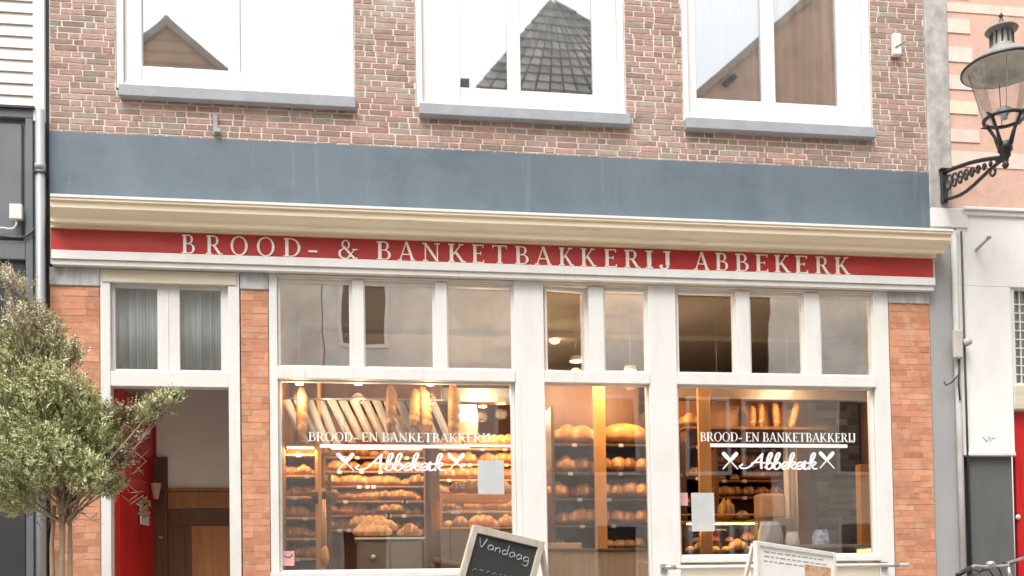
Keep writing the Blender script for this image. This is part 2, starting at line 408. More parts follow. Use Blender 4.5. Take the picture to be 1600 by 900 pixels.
# ---- serif letters
def ring(cx,cz,rx,rz,a0,a1,wt,wn,n=22):
    """arc band from angle a0 to a1 (deg), thick at the sides, thin at top/bottom"""
    o=[];i=[]
    for k in range(n+1):
        a=math.radians(a0+(a1-a0)*k/n); c,s_=math.cos(a),math.sin(a); wd=wn+(wt-wn)*c*c
        o.append((cx+rx*c,cz+rz*s_)); i.append((cx+(rx-wd)*c,cz+(rz-wd*.9)*s_))
    return o,i
TH,TN,SF=.16,.075,.055
def V(x,z0=0,z1=1,w=TH): return ('p',[(x-w/2,z0),(x+w/2,z0),(x+w/2,z1),(x-w/2,z1)])
def D(x0,z0,x1,z1,w): return ('p',[(x0-w/2,z0),(x0+w/2,z0),(x1+w/2,z1),(x1-w/2,z1)])
def Hb(x0,x1,z,w=TN): return ('p',[(x0,z-w/2),(x1,z-w/2),(x1,z+w/2),(x0,z+w/2)])
def Sr(x,top,hw=.13): return ('p',[(x-hw,1-SF),(x+hw,1-SF),(x+hw,1),(x-hw,1)]) if top else ('p',[(x-hw,0),(x+hw,0),(x+hw,SF),(x-hw,SF)])
def tick(x,top,h=.16): # vertical end serif of E/T arms
    return ('p',[(x-.02,1-h),(x+.025,1-h),(x+.025,1),(x-.03,1)]) if top else ('p',[(x-.03,0),(x+.025,0),(x+.025,h),(x-.02,h)])
G={
'B':(.70,[V(.17),Sr(.14,0,.12),Sr(.14,1,.12),('r',.36,.76,.24,.24,-90,90,.12,.045),Hb(.17,.36,.98,.045),Hb(.17,.4,.525,.045),('r',.40,.265,.29,.265,-90,90,.13,.045),Hb(.17,.4,.0225,.045)]),
'R':(.80,[V(.17),Sr(.16,0,.15),Sr(.14,1,.12),('r',.38,.735,.26,.265,-90,90,.13,.045),Hb(.17,.38,.978,.045),Hb(.17,.4,.49,.045),D(.70,0,.40,.5,.15),Sr(.74,0,.09)]),
'O':(.90,[('r',.45,.5,.43,.52,0,360,.13,.05)]),
'D':(.86,[V(.17),Sr(.14,0,.12),Sr(.14,1,.12),('r',.34,.5,.48,.5,-90,90,.13,.045),Hb(.17,.34,.978,.045),Hb(.17,.34,.0225,.045)]),
'-':(.42,[Hb(.03,.39,.33,.10)]),
'&':(.92,[('r',.38,.76,.20,.25,-60,250,.08,.05),('r',.34,.27,.32,.29,75,330,.12,.05),D(.80,0,.26,.68,.13),D(.52,.14,.82,.50,.055),Hb(.68,.95,.505,.045),Sr(.84,0,.10)]),
'A':(.86,[D(.10,0,.43,1.02,.055),D(.76,0,.43,1.02,.135),Hb(.22,.62,.33,.05),Sr(.10,0,.11),Sr(.76,0,.12)]),
'N':(.90,[V(.15,w=.06),V(.75,w=.06),D(.75,0,.13,1,.14),Sr(.15,0,.12),Sr(.75,1,.13),Sr(.10,1,.1)]),
'K':(.84,[V(.17),Sr(.17,0,.15),Sr(.17,1,.15),D(.26,.42,.64,1,.06),Sr(.64,1,.11),D(.72,0,.36,.56,.14),Sr(.74,0,.11)]),
'E':(.68,[V(.17),Hb(.04,.60,.978,.045),Hb(.04,.62,.0225,.045),Hb(.17,.48,.52,.045),tick(.6,1),tick(.63,0),('p',[(.46,.43),(.50,.43),(.50,.61),(.46,.61)])]),
'T':(.78,[V(.39),Sr(.39,0,.15),Hb(.03,.75,.978,.045),tick(.04,1),tick(.75,1)]),
'I':(.36,[V(.18),Sr(.18,0,.15),Sr(.18,1,.15)]),
'J':(.50,[V(.32,.18,1),Sr(.30,1,.15),('r',.17,.14,.215,.17,-180,0,.12,.06),('r',.04,.14,.075,.08,0,360,.075,.08)]),
}
def glyph(mb, ch, x, z, wdt, h, y, th, k0=0):
    adv, els = G[ch]; sx = wdt/adv
    for i, e in enumerate(els):
        yy = y - .0003*(i+k0)
        if e[0]=='p': mb.prism([(x+px*sx, z+pz*h) for px,pz in e[1]], yy, y+th)
        else:
            _,cx,cz,rx,rz,a0,a1,wt,wn = e; o,ii = ring(cx,cz,rx,rz,a0,a1,wt,wn)
            for q in range(len(o)-1):
                p=[o[q],o[q+1],ii[q+1],ii[q]]
                if math.dist(ii[q],ii[q+1])<1e-4: p=[o[q],o[q+1],ii[q]]
                mb.prism([(x+a*sx, z+b*h) for a,b in p], yy, y+th)
sign = [('B',284,305),('R',322,347),('O',360,388),('O',401,430),('D',443,471),('-',481,497),('&',528,558),('B',588,611),('A',622,648),('N',660,688),('K',700,727),('E',737,757),('T',769,792),('B',804,826),('A',836,861),('K',873,896),('K',907,931),('E',943,964),('R',975,999),('I',1007,1021),('J',1031,1049),('A',1084,1107),('B',1117,1137),('B',1148,1169),('E',1179,1200),('K',1209,1234),('E',1241,1262),('R',1273,1295),('K',1303,1327)]
zl0 = zr0+.012; zl1 = zr1-.018
for ch,a,b in sign:
    xa, xb = X(a,405,yf), X(b,405,yf)
    mb = MB(); glyph(mb, ch, xa, zl0, xb-xa, zl1-zl0, yf-.012, .0118)
    mb.build('letter', M['letter'], fas)

# ---- brick pillars with stone impost blocks
opal = [(.54,.25,.145),(.52,.235,.135),(.56,.27,.16),(.50,.22,.13),(.55,.26,.15),(.52,.255,.16)]
for (a,b,zs,sd_) in ((XL, X(156,600), Z(120,447), 11),(X(377,600), X(420,600), Z(400,453), 12),(X(1392,600), X(1455,600), Z(1420,475), 13)):
    mb = bricks(a,b,-.1,zs,0,opal,course=.055,L=.2,H=.095,joint=.005,seed=sd_,proud=.0015,jit=.002)
    for s_ in (a,b-.012): mb.mi=1; mb.box(s_,s_+.012,.0025,.35,-.1,zs)
    mb.build('brick_pillar', [M['obrick'],M['mortar2']], bk)
    MB().box(a-.004,b+.004,-.012,.3,zs+.001,za0-.001).build('impost_block', M['stone'], bk, .006)
# left & right reveals to close gaps
zH = za0-.002      # head of shopfront

# ---- doorway: frame, fanlight sashes, open red door, hallway
def members(name, mat, parent, vs, hs, bevel=.003):
    """vs: vertical members (x0,x1,z0,z1), hs: rails (x0,x1,z0,z1), each with (y0,y1)"""
    mb = MB()
    for x0,x1,z0,z1,y0,y1 in vs: mb.box(x0,x1,y0,y1,z0,z1)
    for x0,x1,z0,z1,y0,y1 in hs: mb.box(x0+.0005,x1-.0005,y0+.003,y1-.003,z0,z1)
    return mb.build(name, mat, parent, bevel)
dz_top = Z(270,452,.06); dz_b = Z(270,581,.06); dr1 = Z(270,581,.0); dr0 = Z(270,604,.0)
dx0,dx1 = X(157,600), X(375,600); ox0, ox1 = X(173,700), X(358,700)
door_fr = members('door_frame', M['white'], bk,
   [(dx0,ox0,-.1,zH,.0,.13),(ox1,dx1,-.1,zH,.0,.13)],
   [(ox0,ox1,dr0,dr1,.0,.12),(ox0,ox1,Z(270,443,0),zH,.01,.12)])
MB().box(dx0+.02,dx1-.02,-.010,-.001,Z(270,443,0)-.004,zH-.004).build('door_head_moulding', M['cream2'], bk, .008)
fan = members('fanlight', M['white'], bk,
   [(ox0+.001,X(180,500,.05),dr1+.001,Z(270,443,0)-.001,.05,.10),(X(246,500,.05),X(281,500,.05),dr1+.001,Z(270,443,0)-.001,.045,.10),(X(345,500,.05),ox1-.001,dr1+.001,Z(270,443,0)-.001,.05,.10)],
   [(X(180,500,.05),X(246,500,.05),dr1+.001,dr1+.03,.05,.10),(X(281,500,.05),X(345,500,.05),dr1+.001,dr1+.03,.05,.10),
    (X(180,500,.05),X(246,500,.05),dz_top,Z(270,443,0)-.001,.05,.10),(X(281,500,.05),X(345,500,.05),dz_top,Z(270,443,0)-.001,.05,.10)])
mb = MB(); mb.box(X(262,500,.045)-.006,X(262,500,.045)+.006,.040,.0448,dr1+.002,dz_top+.02); mb.build('sash_joint', M['white2'], fan)
for a,b in ((180,246),(281,345)):
    xa,xb = X(a,500,.05),X(b,500,.05)
    MB().box(xa-.004,xb+.004,.07,.075,dr1+.02,dz_top+.01).build('pane', M['glass'], fan)
    mb = MB(); n=90; vs=[];
    for k in range(n+1):
        x = xa-.05+(xb-xa+.12)*k/n; y = .115+.012*math.sin(k*1.9+math.sin(k*.37)*2); vs += [(x,y,dr1-.05),(x,y,dz_top+.05)]
    mb.add(vs,[(2*k,2*k+2,2*k+3,2*k+1) for k in range(n)],None,True)
    cu = mb.build('curtain', M['greycurtain'], bk); so = cu.modifiers.new('s','SOLIDIFY'); so.thickness=.002
# hallway shell (part of the building): left wall, back wall with wainscot, ceiling, floor
hx0,hx1,hy = ox0-.03, ox1+.35, .96
hz = Z(300,606,.3)+.02
FL = .12
mb = MB(); mb.box(hx0-.06,hx0,.14,hy,FL,hz+.4); mb.box(hx1,hx1+.06,.14,hy,FL,hz+.4); mb.box(hx0,hx1,.14,hy,hz+.4,hz+.45); mb.box(hx0,hx1,hy,hy+.05,FL,hz+.399); mb.box(hx0,hx1,-.0,hy,FL-.1,FL-.001)
mb.build('hallway_wall', M['wash'], bk)
yb = hy-.002
w1 = Z(310,763,yb)
mb = MB(); xw0 = X(262,800,yb-.03)
mb.box(xw0,hx1,yb-.05,yb,w1-.03,w1); mb.box(xw0,hx1,yb-.03,yb-.001,Z(310,795,yb)+.0,w1-.031)
xm = X(300,850,yb)
mb.box(xm,hx1,yb-.03,yb-.001,FL,Z(310,822,yb)); mb.build('wainscot', wood('hall_panel_wood', (.36,.16,.055), (.24,.095,.03), 'z', .4), bk, .004)
mb = MB(); mb.box(hx0+.002,xw0-.001,yb-.04,yb,FL,Z(250,715,yb)); mb.box(xw0,hx1-.001,yb-.02,yb-.0015,Z(310,822,yb)+.001,Z(310,795,yb)-.001); mb.box(xw0,xm-.001,yb-.02,yb-.0015,FL,Z(310,822,yb))
mb.box(X(272,850,yb),X(290,850,yb),yb-.026,yb-.021,FL,Z(310,824,yb))
mb.build('hall_cupboard', M['darkwood'], bk, .004)
# door leaf
ang = math.radians(80.5); L_ = .92
dv = Vector((math.cos(ang), math.sin(ang), 0)); hp = Vector((ox0+.03, .115, 0))
free_want = X(242,840,1.0)
Rz = Matrix.Rotation(ang, 3, 'Z')
dl = thing('x','x','x')  # temporary holder replaced below
bpy.data.objects.remove(dl)
def leafbox(mb, u0,u1,t0,t1,z0,z1):
    vs=[]
    for z in (z0,z1):
        for u,t in ((u0,t0),(u1,t0),(u1,t1),(u0,t1)):
            p = hp + dv*u + Vector((dv.y,-dv.x,0))*t; vs.append((p.x,p.y,z))
    mb.add(vs,[(0,3,2,1),(4,5,6,7),(0,1,5,4),(1,2,6,5),(2,3,7,6),(3,0,4,7)])
mb = MB(); zd1 = hz-.06
leafbox(mb,0,L_,-.045,0,FL+.01,zd1)
door = mb.build('door', M['reddoor'], bk, .003)
mb = MB()
for u0,u1,z0,z1 in ((.0,.10,FL+.01,zd1),(L_-.10,L_,FL+.01,zd1)): leafbox(mb,u0,u1,.0003,.012,z0,z1)
for z0,z1 in ((FL+.01,FL+.3),(1.02,1.16),(1.95,2.07),(zd1-.12,zd1)): leafbox(mb,.1005,L_-.1005,.0003,.0115,z0,z1)
mb.build('door_rail', M['reddoor'], door, .003)
zh = Z(238,840,.9)
mb = MB(); leafbox(mb,L_-.07,L_-.03,.0125,.018,zh-.14,zh+.14)
mb.build('handle_plate', M['steel'], door, .002)
mb = MB(); nrm = Vector((dv.y,-dv.x,0)); p0 = hp+dv*(L_-.05)+nrm*.018+Vector((0,0,zh)); p1 = p0+nrm*.055
mb.tube([p0,p1,p1-dv*.11],[.009,.010,.009],8); mb.build('handle', M['steel'], door)

# ---- shopfront
sx = dict(l0=X(421,600),l1=X(434,600),p0=X(805,600),p1=X(851,600),q0=X(1015,600),q1=X(1058,600),r0=X(1368,600),r1=X(1391,600))
tr1, tr0 = Z(800,579,0), Z(800,597,0)                # transom rail
zhead = Z(800,444,0)
zs_ = Z(600,893,0)                                   # window sill of left bay
zs_r = Z(1200,869,0)
fr_v = [(sx['l0'],sx['l1'],zs_-.0,zH,0,.13),(sx['p0'],sx['p1'],-.1,zH,-.005,.15),(sx['q0'],sx['q1'],-.1,zH,-.005,.15),(sx['r0'],sx['r1'],-.1,zH,0,.13)]
fr_h = []
for a,b in (('l1','p0'),('p1','q0'),('q1','r0')):
    fr_h += [(sx[a],sx[b],tr0,tr1,-.02,.13),(sx[a],sx[b],zhead,zH,.01,.12)]
members('shopfront_frame', M['white'], bk, fr_v, fr_h, .004)
mb = MB()
for a,b in (('l1','p0'),('p1','q0'),('q1','r0')): mb.box(sx[a]+.001,sx[b]-.001,-.012,.0095,zhead+.012,zH-.002)
mb.build('head_moulding', M['cream2'], bk, .008)
# beads on the big posts
mb = MB()
for px_ in (812,): 
    mb.box(X(px_,600),X(px_,600)+.004,-.009,-.0052,-.1,tr0-.01)
mb.build('post_bead', M['white'], bk)
# stall risers under the windows
MB().box(dx1-.0,sx['p0']-.001,.02,.14,-.1,zs_-.05).build('stall_riser', M['white'], bk, .003)
MB().box(sx['l0']-.002,sx['p0']-.001,-.06,.13,zs_-.049,zs_-.001).build('window_sill', M['white'], bk, .006)
MB().box(sx['q1']+.001,sx['r0']-.001,.02,.14,-.1,zs_r-.06).build('stall_riser', M['cream2'], bk, .003)
MB().box(sx['q1']+.001,sx['r0']-.001,-.03,.13,zs_r-.055,zs_r-.001).build('window_sill', M['white'], bk, .006)
# display windows
def display(a,b,z0,z1,name='display_window',bw=.022):
    f = members(name, M['white'], bk, [(a+.001,a+bw,z0+.001,z1-.001,.04,.10),(b-bw*1.6,b-.001,z0+.001,z1-.001,.04,.10)],
        [(a+bw,b-bw*1.6,z0+.001,z0+bw,.04,.10),(a+bw,b-bw*1.6,z1-bw*.6,z1-.001,.04,.10)])
    MB().box(a+bw-.005,b-bw*1.6+.005,.07,.075,z0+bw-.005,z1-bw*.6+.004).build('pane', M['glass'], f)
    return f
w_left = display(sx['l1'],sx['p0'],zs_,tr0)
w_right = display(sx['q1'],sx['r0'],zs_r,tr0)
# central opening = glazed shop door (dark gap left, light oak lower panel seen inside)
w_mid = display(sx['p1'],sx['q0'],Z(930,905,0),tr0,'shop_door',.012)
# transom windows: (x0,x1,open?)
def transom(a,b,za,zb,op=0,mx=True):
    x0,x1 = X(a,520,.03),X(b,520,.03); fw=.022
    mb = MB(); zz0,zz1 = za+.001, zb-.001
    cx = x1 if op>0 else x0
    rot = Matrix.Rotation(math.radians(op),3,'Z'); pv = (x0,.06,0)
    def bx(m,xa,xb,ya,yb_,z0,z1): m.box(xa,xb,ya,yb_,z0,z1,None,rot,pv)
    bx(mb,x0,x0+fw,.03,.09,zz0,zz1); bx(mb,x1-fw*1.3,x1,.03,.09,zz0,zz1)
    bx(mb,x0+fw+.0005,x1-fw*1.3-.0005,.033,.087,zz0,zz0+fw); bx(mb,x0+fw+.0005,x1-fw*1.3-.0005,.033,.087,zz1-fw*1.2,zz1)
    f = mb.build('transom_window', M['white'], bk, .003)
    m2 = MB(); bx(m2,x0+fw-.004,x1-fw*1.3+.004,.06,.065,zz0+fw-.004,zz1-fw*1.2+.004); m2.build('pane', M['glass_tr'], f)
TR = [('l1',437,550),(None,570,680),(None,700,803),(None,854,920),(None,945,1012),(None,1060,1150),(None,1173,1257),(None,1283,1366)]
for _,a,b in TR: transom(a-3,b+1,tr1,zhead, op=8 if a==854 else 0)
for a,b in ((551,569),(681,699),(921,944),(1151,1172),(1258,1282)):
    MB().box(X(a,520,0),X(b,520,0),.0,.12,tr1+.0005,zhead-.0005).build('mullion', M['white'], bk, .004)

# ---- window decals
def catmull(P,n=6):
    P=[Vector((p[0],0,p[1])) for p in P]; out=[]
    for i in range(len(P)-1):
        p0=P[max(i-1,0)];p1=P[i];p2=P[i+1];p3=P[min(i+2,len(P)-1)]
        for k in range(n):
            t=k/n; out.append(.5*((2*p1)+(p2-p0)*t+(2*p0-5*p1+4*p2-p3)*t*t+(3*p1-p0-3*p2+p3)*t**3))
    out.append(P[-1]); return out
SC = {
'A':(1.25,[[(-.45,.42),(-.62,.2),(-.35,.05),(0,.2),(.35,.7),(.72,1.3)],[(.72,1.3),(.70,.7),(.78,.05)],[(.10,.50),(.5,.58),(.95,.52)]]),
'b':(.62,[[(.0,.1),(.18,.55),(.33,1.15),(.27,1.38),(.14,1.2),(.08,.6),(.12,.08),(.32,.02),(.48,.3),(.34,.55),(.14,.4)]]),
'e':(.55,[[(.0,.12),(.25,.25),(.42,.45),(.30,.60),(.12,.45),(.08,.18),(.25,.0),(.52,.14)]]),
'k':(.64,[[(.0,.1),(.18,.55),(.33,1.15),(.27,1.38),(.14,1.2),(.10,.6),(.08,.0)],[(.1,.25),(.3,.6),(.46,.55),(.35,.35),(.18,.32)],[(.2,.32),(.38,.05),(.60,.06)]]),
'r':(.5,[[(.0,.12),(.12,.66),(.22,.52),(.42,.55)],[(.15,.6),(.14,.2),(.2,.0),(.42,.1)]]),
}
def decal(parent, x0,x1, zt0,zt1, xu0,xu1,zu0,zu1, xs0,xs1,zs0,zs1, paddles, y=.066):
    mb = MB(); txt='BROOD- EN BANKETBAKKERIJ'
    adv=[(.34 if c==' ' else G[c][0]+.06) for c in txt]; tot=sum(adv); sc=(x1-x0)/tot; x=x0
    for i,c in enumerate(txt):
        if c!=' ': glyph(mb,c,x,zt0,G[c][0]*sc,zt1-zt0,y,.0015,i%3)
        else: mb.build('window_lettering', M['decal'], parent); mb = MB()
        x+=adv[i]*sc
    mb.build('window_lettering', M['decal'], parent)
    MB().box(xu0,xu1,y,y+.0015,zu0,zu1).build('lettering_underline', M['decal'], parent)
    mb = MB(); word='Abbekerk'; tot=sum(SC[c][0] for c in word)*.80+.5; sc=(xs1-xs0)/tot; x=xs0+.55*sc; h=(zs1-zs0)/1.35; kk=0
    for c in word:
        a,st = SC[c]
        for s_ in st:
            P=[(x+(px+.12*pz)*sc, zs0+pz*h) for px,pz in s_]; c3=catmull(P); kk+=1
            for q in range(len(c3)-1):
                u,v=c3[q],c3[q+1]; d=(v-u)
                if d.length<1e-6: continue
                d.normalize(); nrm_=Vector((-d.z,0,d.x))*(.0105)*(1.1-.45*abs(d.x)); e=d*.003
                mb.prism([((u-e+nrm_).x,(u-e+nrm_).z),((u-e-nrm_).x,(u-e-nrm_).z),((v+e-nrm_).x,(v+e-nrm_).z),((v+e+nrm_).x,(v+e+nrm_).z)], y-.0004*(kk%7)-.0001*(q%3), y+.0015)
        x+=a*sc*.80
    mb.build('script_lettering', M['decal'], parent)
    for (cx,cz) in paddles:
        mb = MB(); r_=.105
        for sgn,dy in ((1,0),(-1,.0012)):
            d=Vector((sgn*.68,0,.73)).normalized(); n_=Vector((-d.z,0,d.x)); pts=[]
            prof_=[(-1,.005),(-.1,.006),(.1,.014),(.5,.019),(.9,.017),(1,.008)]
            pts=[( (d*u*r_+n_*w_), ) for u,w_ in prof_]
            poly=[(cx+(d*u*r_+n_*w_).x, cz+(d*u*r_+n_*w_).z) for u,w_ in prof_]+[(cx+(d*u*r_-n_*w_).x, cz+(d*u*r_-n_*w_).z) for u,w_ in reversed(prof_)]
            mb.prism(poly,y-dy,y+.0015-dy)
        mb.build('baker_peel_emblem', M['decal'], parent)
Yd=.066
decal(w_left, X(482,683,Yd),X(768,683,Yd), Z(600,690,Yd),Z(600,676,Yd), X(500,697,Yd),X(735,697,Yd),Z(600,700,Yd),Z(600,694.5,Yd), X(557,720,Yd),X(690,720,Yd),Z(620,735,Yd),Z(620,709,Yd), [(X(540,725,Yd),Z(540,722,Yd)),(X(713,725,Yd),Z(713,722,Yd))])
decal(w_right, X(1094,683,Yd),X(1338,683,Yd), Z(1200,690,Yd),Z(1200,676,Yd), X(1110,697,Yd),X(1324,697,Yd),Z(1200,699,Yd),Z(1200,693.5,Yd), X(1157,720,Yd),X(1273,720,Yd),Z(1200,733,Yd),Z(1200,708,Yd), [(X(1141,720,Yd),Z(1141,720,Yd)),(X(1292,720,Yd),Z(1292,719,Yd))])

# ---- upstairs windows
def upwin(i, x0,x1,zb_, panes, label_sash):
    zt_ = ZTOP
    ps = [(X(a,80,.09),X(b,80,.09)) for a,b in panes]
    zg = Z((panes[0][0]+panes[-1][1])/2, label_sash, .09)
    y0=.012
    # casing
    f = members('upper_window', M['white2'], bk, [(x0+.002,x0+.06,zb_+.001,zt_,y0,.12),(x1-.06,x1-.002,zb_+.001,zt_,y0,.12)],
       [(x0+.06,x1-.06,zb_+.001,zb_+.05,y0,.12)], .004)
    mb=MB(); xs=[x0+.061]+[v for p in ps for v in p]+[x1-.061]
    for k in range(0,len(xs),2):
        mb.box(xs[k],xs[k+1],.05+.004*(k==2),.11,zb_+.051,zt_)
    for a,b in ps: mb.box(a+.0005,b-.0005,.055,.108,zb_+.052,zg)
    mb.build('sash', M['white2'], f, .005)
    for a,b in ps: MB().box(a-.004,b+.004,.088,.093,zg-.006,zt_).build('pane', M['glass_up'], f)
    return f
SL = [((185,556),(132,149)),((655,985),(162,182)),((1072,1368),(186,204))]
upwin(0,*WIN[0],[(223,357),(376,505)],114)
upwin(1,*WIN[1],[(718,792),(812,925)],145)
upwin(2,*WIN[2],[(1085,1188),(1208,1306)],162)
for (a,b),_ in SL:
    cx=(a+b)/2; xa=X(a,150,-.07); xb=X(b,160,-.07)
    i=[s for s,_ in SL].index((a,b)); zbw=WIN[i][2]
    mb=MB(); mb.box(xa,xb,-.07,.05,zbw-.10,zbw); mb.build('window_sill', M['sill'], bk, .006)
# rooms behind upper windows
zf=EYE+4.3
mb=MB(); mb.box(XL+.05,XR-.05,.3,3.2,zf-.05,zf); mb.box(XL+.05,XR-.05,3.2,3.25,zf,ZTOP+.3); mb.box(XL,XL+.05,.3,3.2,zf,ZTOP+.3); mb.box(XR-.05,XR,.3,3.2,zf,ZTOP+.3); mb.box(.2,.26,.3,3.2,zf,ZTOP+.3); mb.box(2.65,2.7,.3,3.2,zf,ZTOP+.3)
mb.build('upper_room', M['wash'], bk)
mb=MB(); mb.box(XL,XR,-.02,3.3,ZTOP,ZTOP+.35); mb.build('upper_ceiling', M['ceil'], bk)
# curtain in the right window
mb=MB(); n=60; vs=[]; xa=X(1205,100,.2); xb=X(1318,100,.2)
for k in range(n+1):
    t=k/n; x=xa+(xb-xa)*t; y=.17+.025*math.sin(t*38+math.sin(t*9)*2); vs+=[(x+.05*math.sin(t*3),y,zf+.2),(x,y,ZTOP)]
mb.add(vs,[(2*k,2*k+2,2*k+3,2*k+1) for k in range(n)],None,True); cu=mb.build('curtain', M['curtain'], bk); so=cu.modifiers.new('s','SOLIDIFY'); so.thickness=.003
for pa,pb in ((215,515),(708,935),(1078,1200)):  # white curtains added behind the panes to lift the dark reflections
    mb=MB(); n=70; vs=[]; xa=X(pa,100,.25); xb=X(pb,100,.25)
    for k in range(n+1):
        t=k/n; x=xa+(xb-xa)*t; y=.155+.012*math.sin(t*60+math.sin(t*9)*2); vs+=[(x,y,zf+.02),(x,y,ZTOP)]
    mb.add(vs,[(2*k,2*k+2,2*k+3,2*k+1) for k in range(n)],None,True); cu=mb.build('added_net_curtain', M['net'], bk); so=cu.modifiers.new('s','SOLIDIFY'); so.thickness=.002
# the shell of the shop
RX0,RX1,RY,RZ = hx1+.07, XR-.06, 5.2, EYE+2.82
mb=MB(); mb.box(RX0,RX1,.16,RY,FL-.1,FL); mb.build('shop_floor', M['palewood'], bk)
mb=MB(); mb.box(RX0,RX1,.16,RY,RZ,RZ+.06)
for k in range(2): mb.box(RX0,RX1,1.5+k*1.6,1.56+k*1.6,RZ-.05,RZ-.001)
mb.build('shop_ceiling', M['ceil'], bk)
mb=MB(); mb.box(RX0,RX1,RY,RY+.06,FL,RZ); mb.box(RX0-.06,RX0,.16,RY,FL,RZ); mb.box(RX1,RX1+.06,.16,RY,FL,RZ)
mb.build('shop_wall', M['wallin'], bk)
# small wall things on the facade
mb=MB(); xa=X(337,195,0); mb.box(xa-.02,xa+.02,-.02,-.002,Z(337,212),Z(337,180)); mb.box(xa-.01,xa+.05,-.05,-.021,Z(337,210),Z(337,203)); tag(mb.build('wall_anchor', M['pipe'], None, .003, origin=(xa,0,Z(337,212))), 'small rusty iron anchor fixed in the brick above the blue grey band', 'wall anchor')
al=thing('wall_sensor','small white sensor box on the bricks right of the upper windows','sensor',(X(1403,70,-.03),-.002,Z(1403,86,-.03)))
MB().box(X(1396,60,-.06),X(1409,60,-.06),-.06,-.002,Z(1402,86,-.05),Z(1402,52,-.05)).build('housing', M['plastic'], al, .012, 3)
mb=MB(); mb.bar(at(1399,74,-.063),at(1413,66,-.063),.006,.006); mb.build('slot', M['cable'], al)
# ================================================================ NEIGHBOUR LEFT
nl = thing('neighbour_house','white boarded house with dark grey shopfront left of the brick facade','building',(-4.4,0,0))
xl0=-9.0; xa=X(70,100,0); 
zs=Z(30,168,0)
mb=MB(); k=0; z=zs
while z<ZTOP:
    xr=X(52,80,0)
    vs=[(xl0,-.018,z),(xr,-.018,z),(xr,.0,z+.095),(xl0,.0,z+.095),(xl0,.02,z),(xr,.02,z),(xr,.02,z+.1),(xl0,.02,z+.1)]
    mb.add(vs,[(0,1,2,3),(0,4,5,1),(1,5,6,2),(3,2,6,7)]); z+=.1
mb.build('weatherboard', M['siding'], nl)
MB().box(X(53,80,0),X(71,80,0),-.03,.02,zs-.12,ZTOP).build('corner_board', M['siding'], nl, .004)
MB().box(xl0,X(71,80,0),.021,3,-.1,ZTOP).build('wall', M['dark'], nl)
mb=MB(); zp=Z(30,175,0)
mb.box(xl0,X(52,250,-.02),-.03,.02,zp-.06,zs-.03); mb.box(X(40,250,-.02),X(52,250,-.02),-.03,.02,-.1,zp-.061)
z1=Z(20,378,0); z0=Z(20,403,0)
mb.box(xl0,X(40,250,-.02)-.001,-.028,.02,z0-.02,z1)
mb.box(X(52,250,-.02)+.001,X(71,80,0),-.012,.02,-.1,zs-.121)
mb.build('shopfront_frame', M['dark'], nl, .005)
MB().box(xl0,X(35,250,0),-.006,.02,z1+.03,zp-.1).build('fascia_panel', M['dark'], nl, .01)
MB().box(xl0,X(52,250,-.02)+.02,-.06,-.031,zs-.03,zs-.005).build('drip_moulding', M['dark2'], nl, .004)
MB().box(xl0,X(40,600,0)-.002,-.0,.019,-.1,z0-.04).build('lower_panel', M['dark2'], nl, .004)
MB().box(X(71.5,200,0),XL-.002,.01,.3,-.1,ZTOP).build('party_gap', M['dark2'], nl)
dp = thing('drainpipe','slim dark grey drainpipe running down beside the blue grey band','drainpipe',(X(63,300,-.08),-.08,0))
mb=MB(); xc=X(63,300,-.08); mb.tube([(xc,-.08,0),(xc,-.08,zs-.05)],.035,14); mb.build('pipe', M['pipe'], dp)
mb=MB(); 
for py_ in (265,): mb.tube([(xc,-.08,Z(63,py_,-.08)),(xc,-.08,Z(63,py_-9,-.08))],.042,14)
mb.build('collar', M['pipe'], dp)
mb=MB(); zz=Z(63,268,-.08); mb.box(xc-.045,xc+.045,-.12,-.02,zz-.02,zz-.008); mb.build('clamp', M['dark2'], dp)
jb = thing('junction_box','small white junction box with curled cable on the dark grey neighbouring front','junction box',(X(24,330,-.08),-.03,Z(24,342,-.08)))
MB().box(X(14,330,-.08),X(34,330,-.08),-.08,-.031,Z(24,342,-.08),Z(24,318,-.08)).build('housing', M['plastic'], jb, .008, 2)
mb=MB(); pts=[at(*p,-.055) for p in ((25,342),(26,350),(22,357),(13,358),(4,356),(-10,360))]; mb.tube(pts,.009,8); mb.build('cable', M['plastic'], jb)
mb=MB(); pts=[at(*p,-.045) for p in ((55,355),(48,365),(38,371),(20,371),(4,369),(-12,371))]; mb.tube(pts,.008,8); tag(mb.build('wall_cable', M['cable'], origin=tuple(pts[0])),'black cable sagging from the drainpipe across the dark front','cable')

# ================================================================ NEIGHBOUR RIGHT
nr = thing('neighbour_shop','pink brick and white plaster house with grey plinth right of the red name fascia','building',(7,0,0))
xs0=XR+.003; xs1=X(1484,200,0); xw=X(1502,600,-.02); zlow=Z(1480,330,0)
MB().box(xs0,xs1,-.02,.3,zlow+.02,ZTOP).build('weathered_pier', M['roughplaster'], nr, .01)
MB().box(xs0,X(1512,340,-.03),-.035,.3,Z(1480,357,0),zlow+.019).build('stone_block', M['white'], nr, .006)
MB().box(X(1456,600)+.002,X(1497,600,.02),.012,.3,-.1,Z(1480,357,0)-.001).build('grey_strip', M['greywall'], nr, .003)
# banded upper wall
zbnd0=Z(1560,328,0)
mb=MB(); r=random.Random(5)
wht=(.72,.58,.49); pk=(.63,.41,.325)
mb.box(xs1+.001,14,.002,.3,zbnd0,ZTOP,pk)
# long white bands
def bandz(px,py0,py1): return Z(px,py1,0),Z(px,py0,0)
for py0,py1 in ((238,262),(8,22)):
    a,b=bandz(1540,py0,py1); mb.box(xs1+.0015,14,-.004,.0018,a,b,wht)
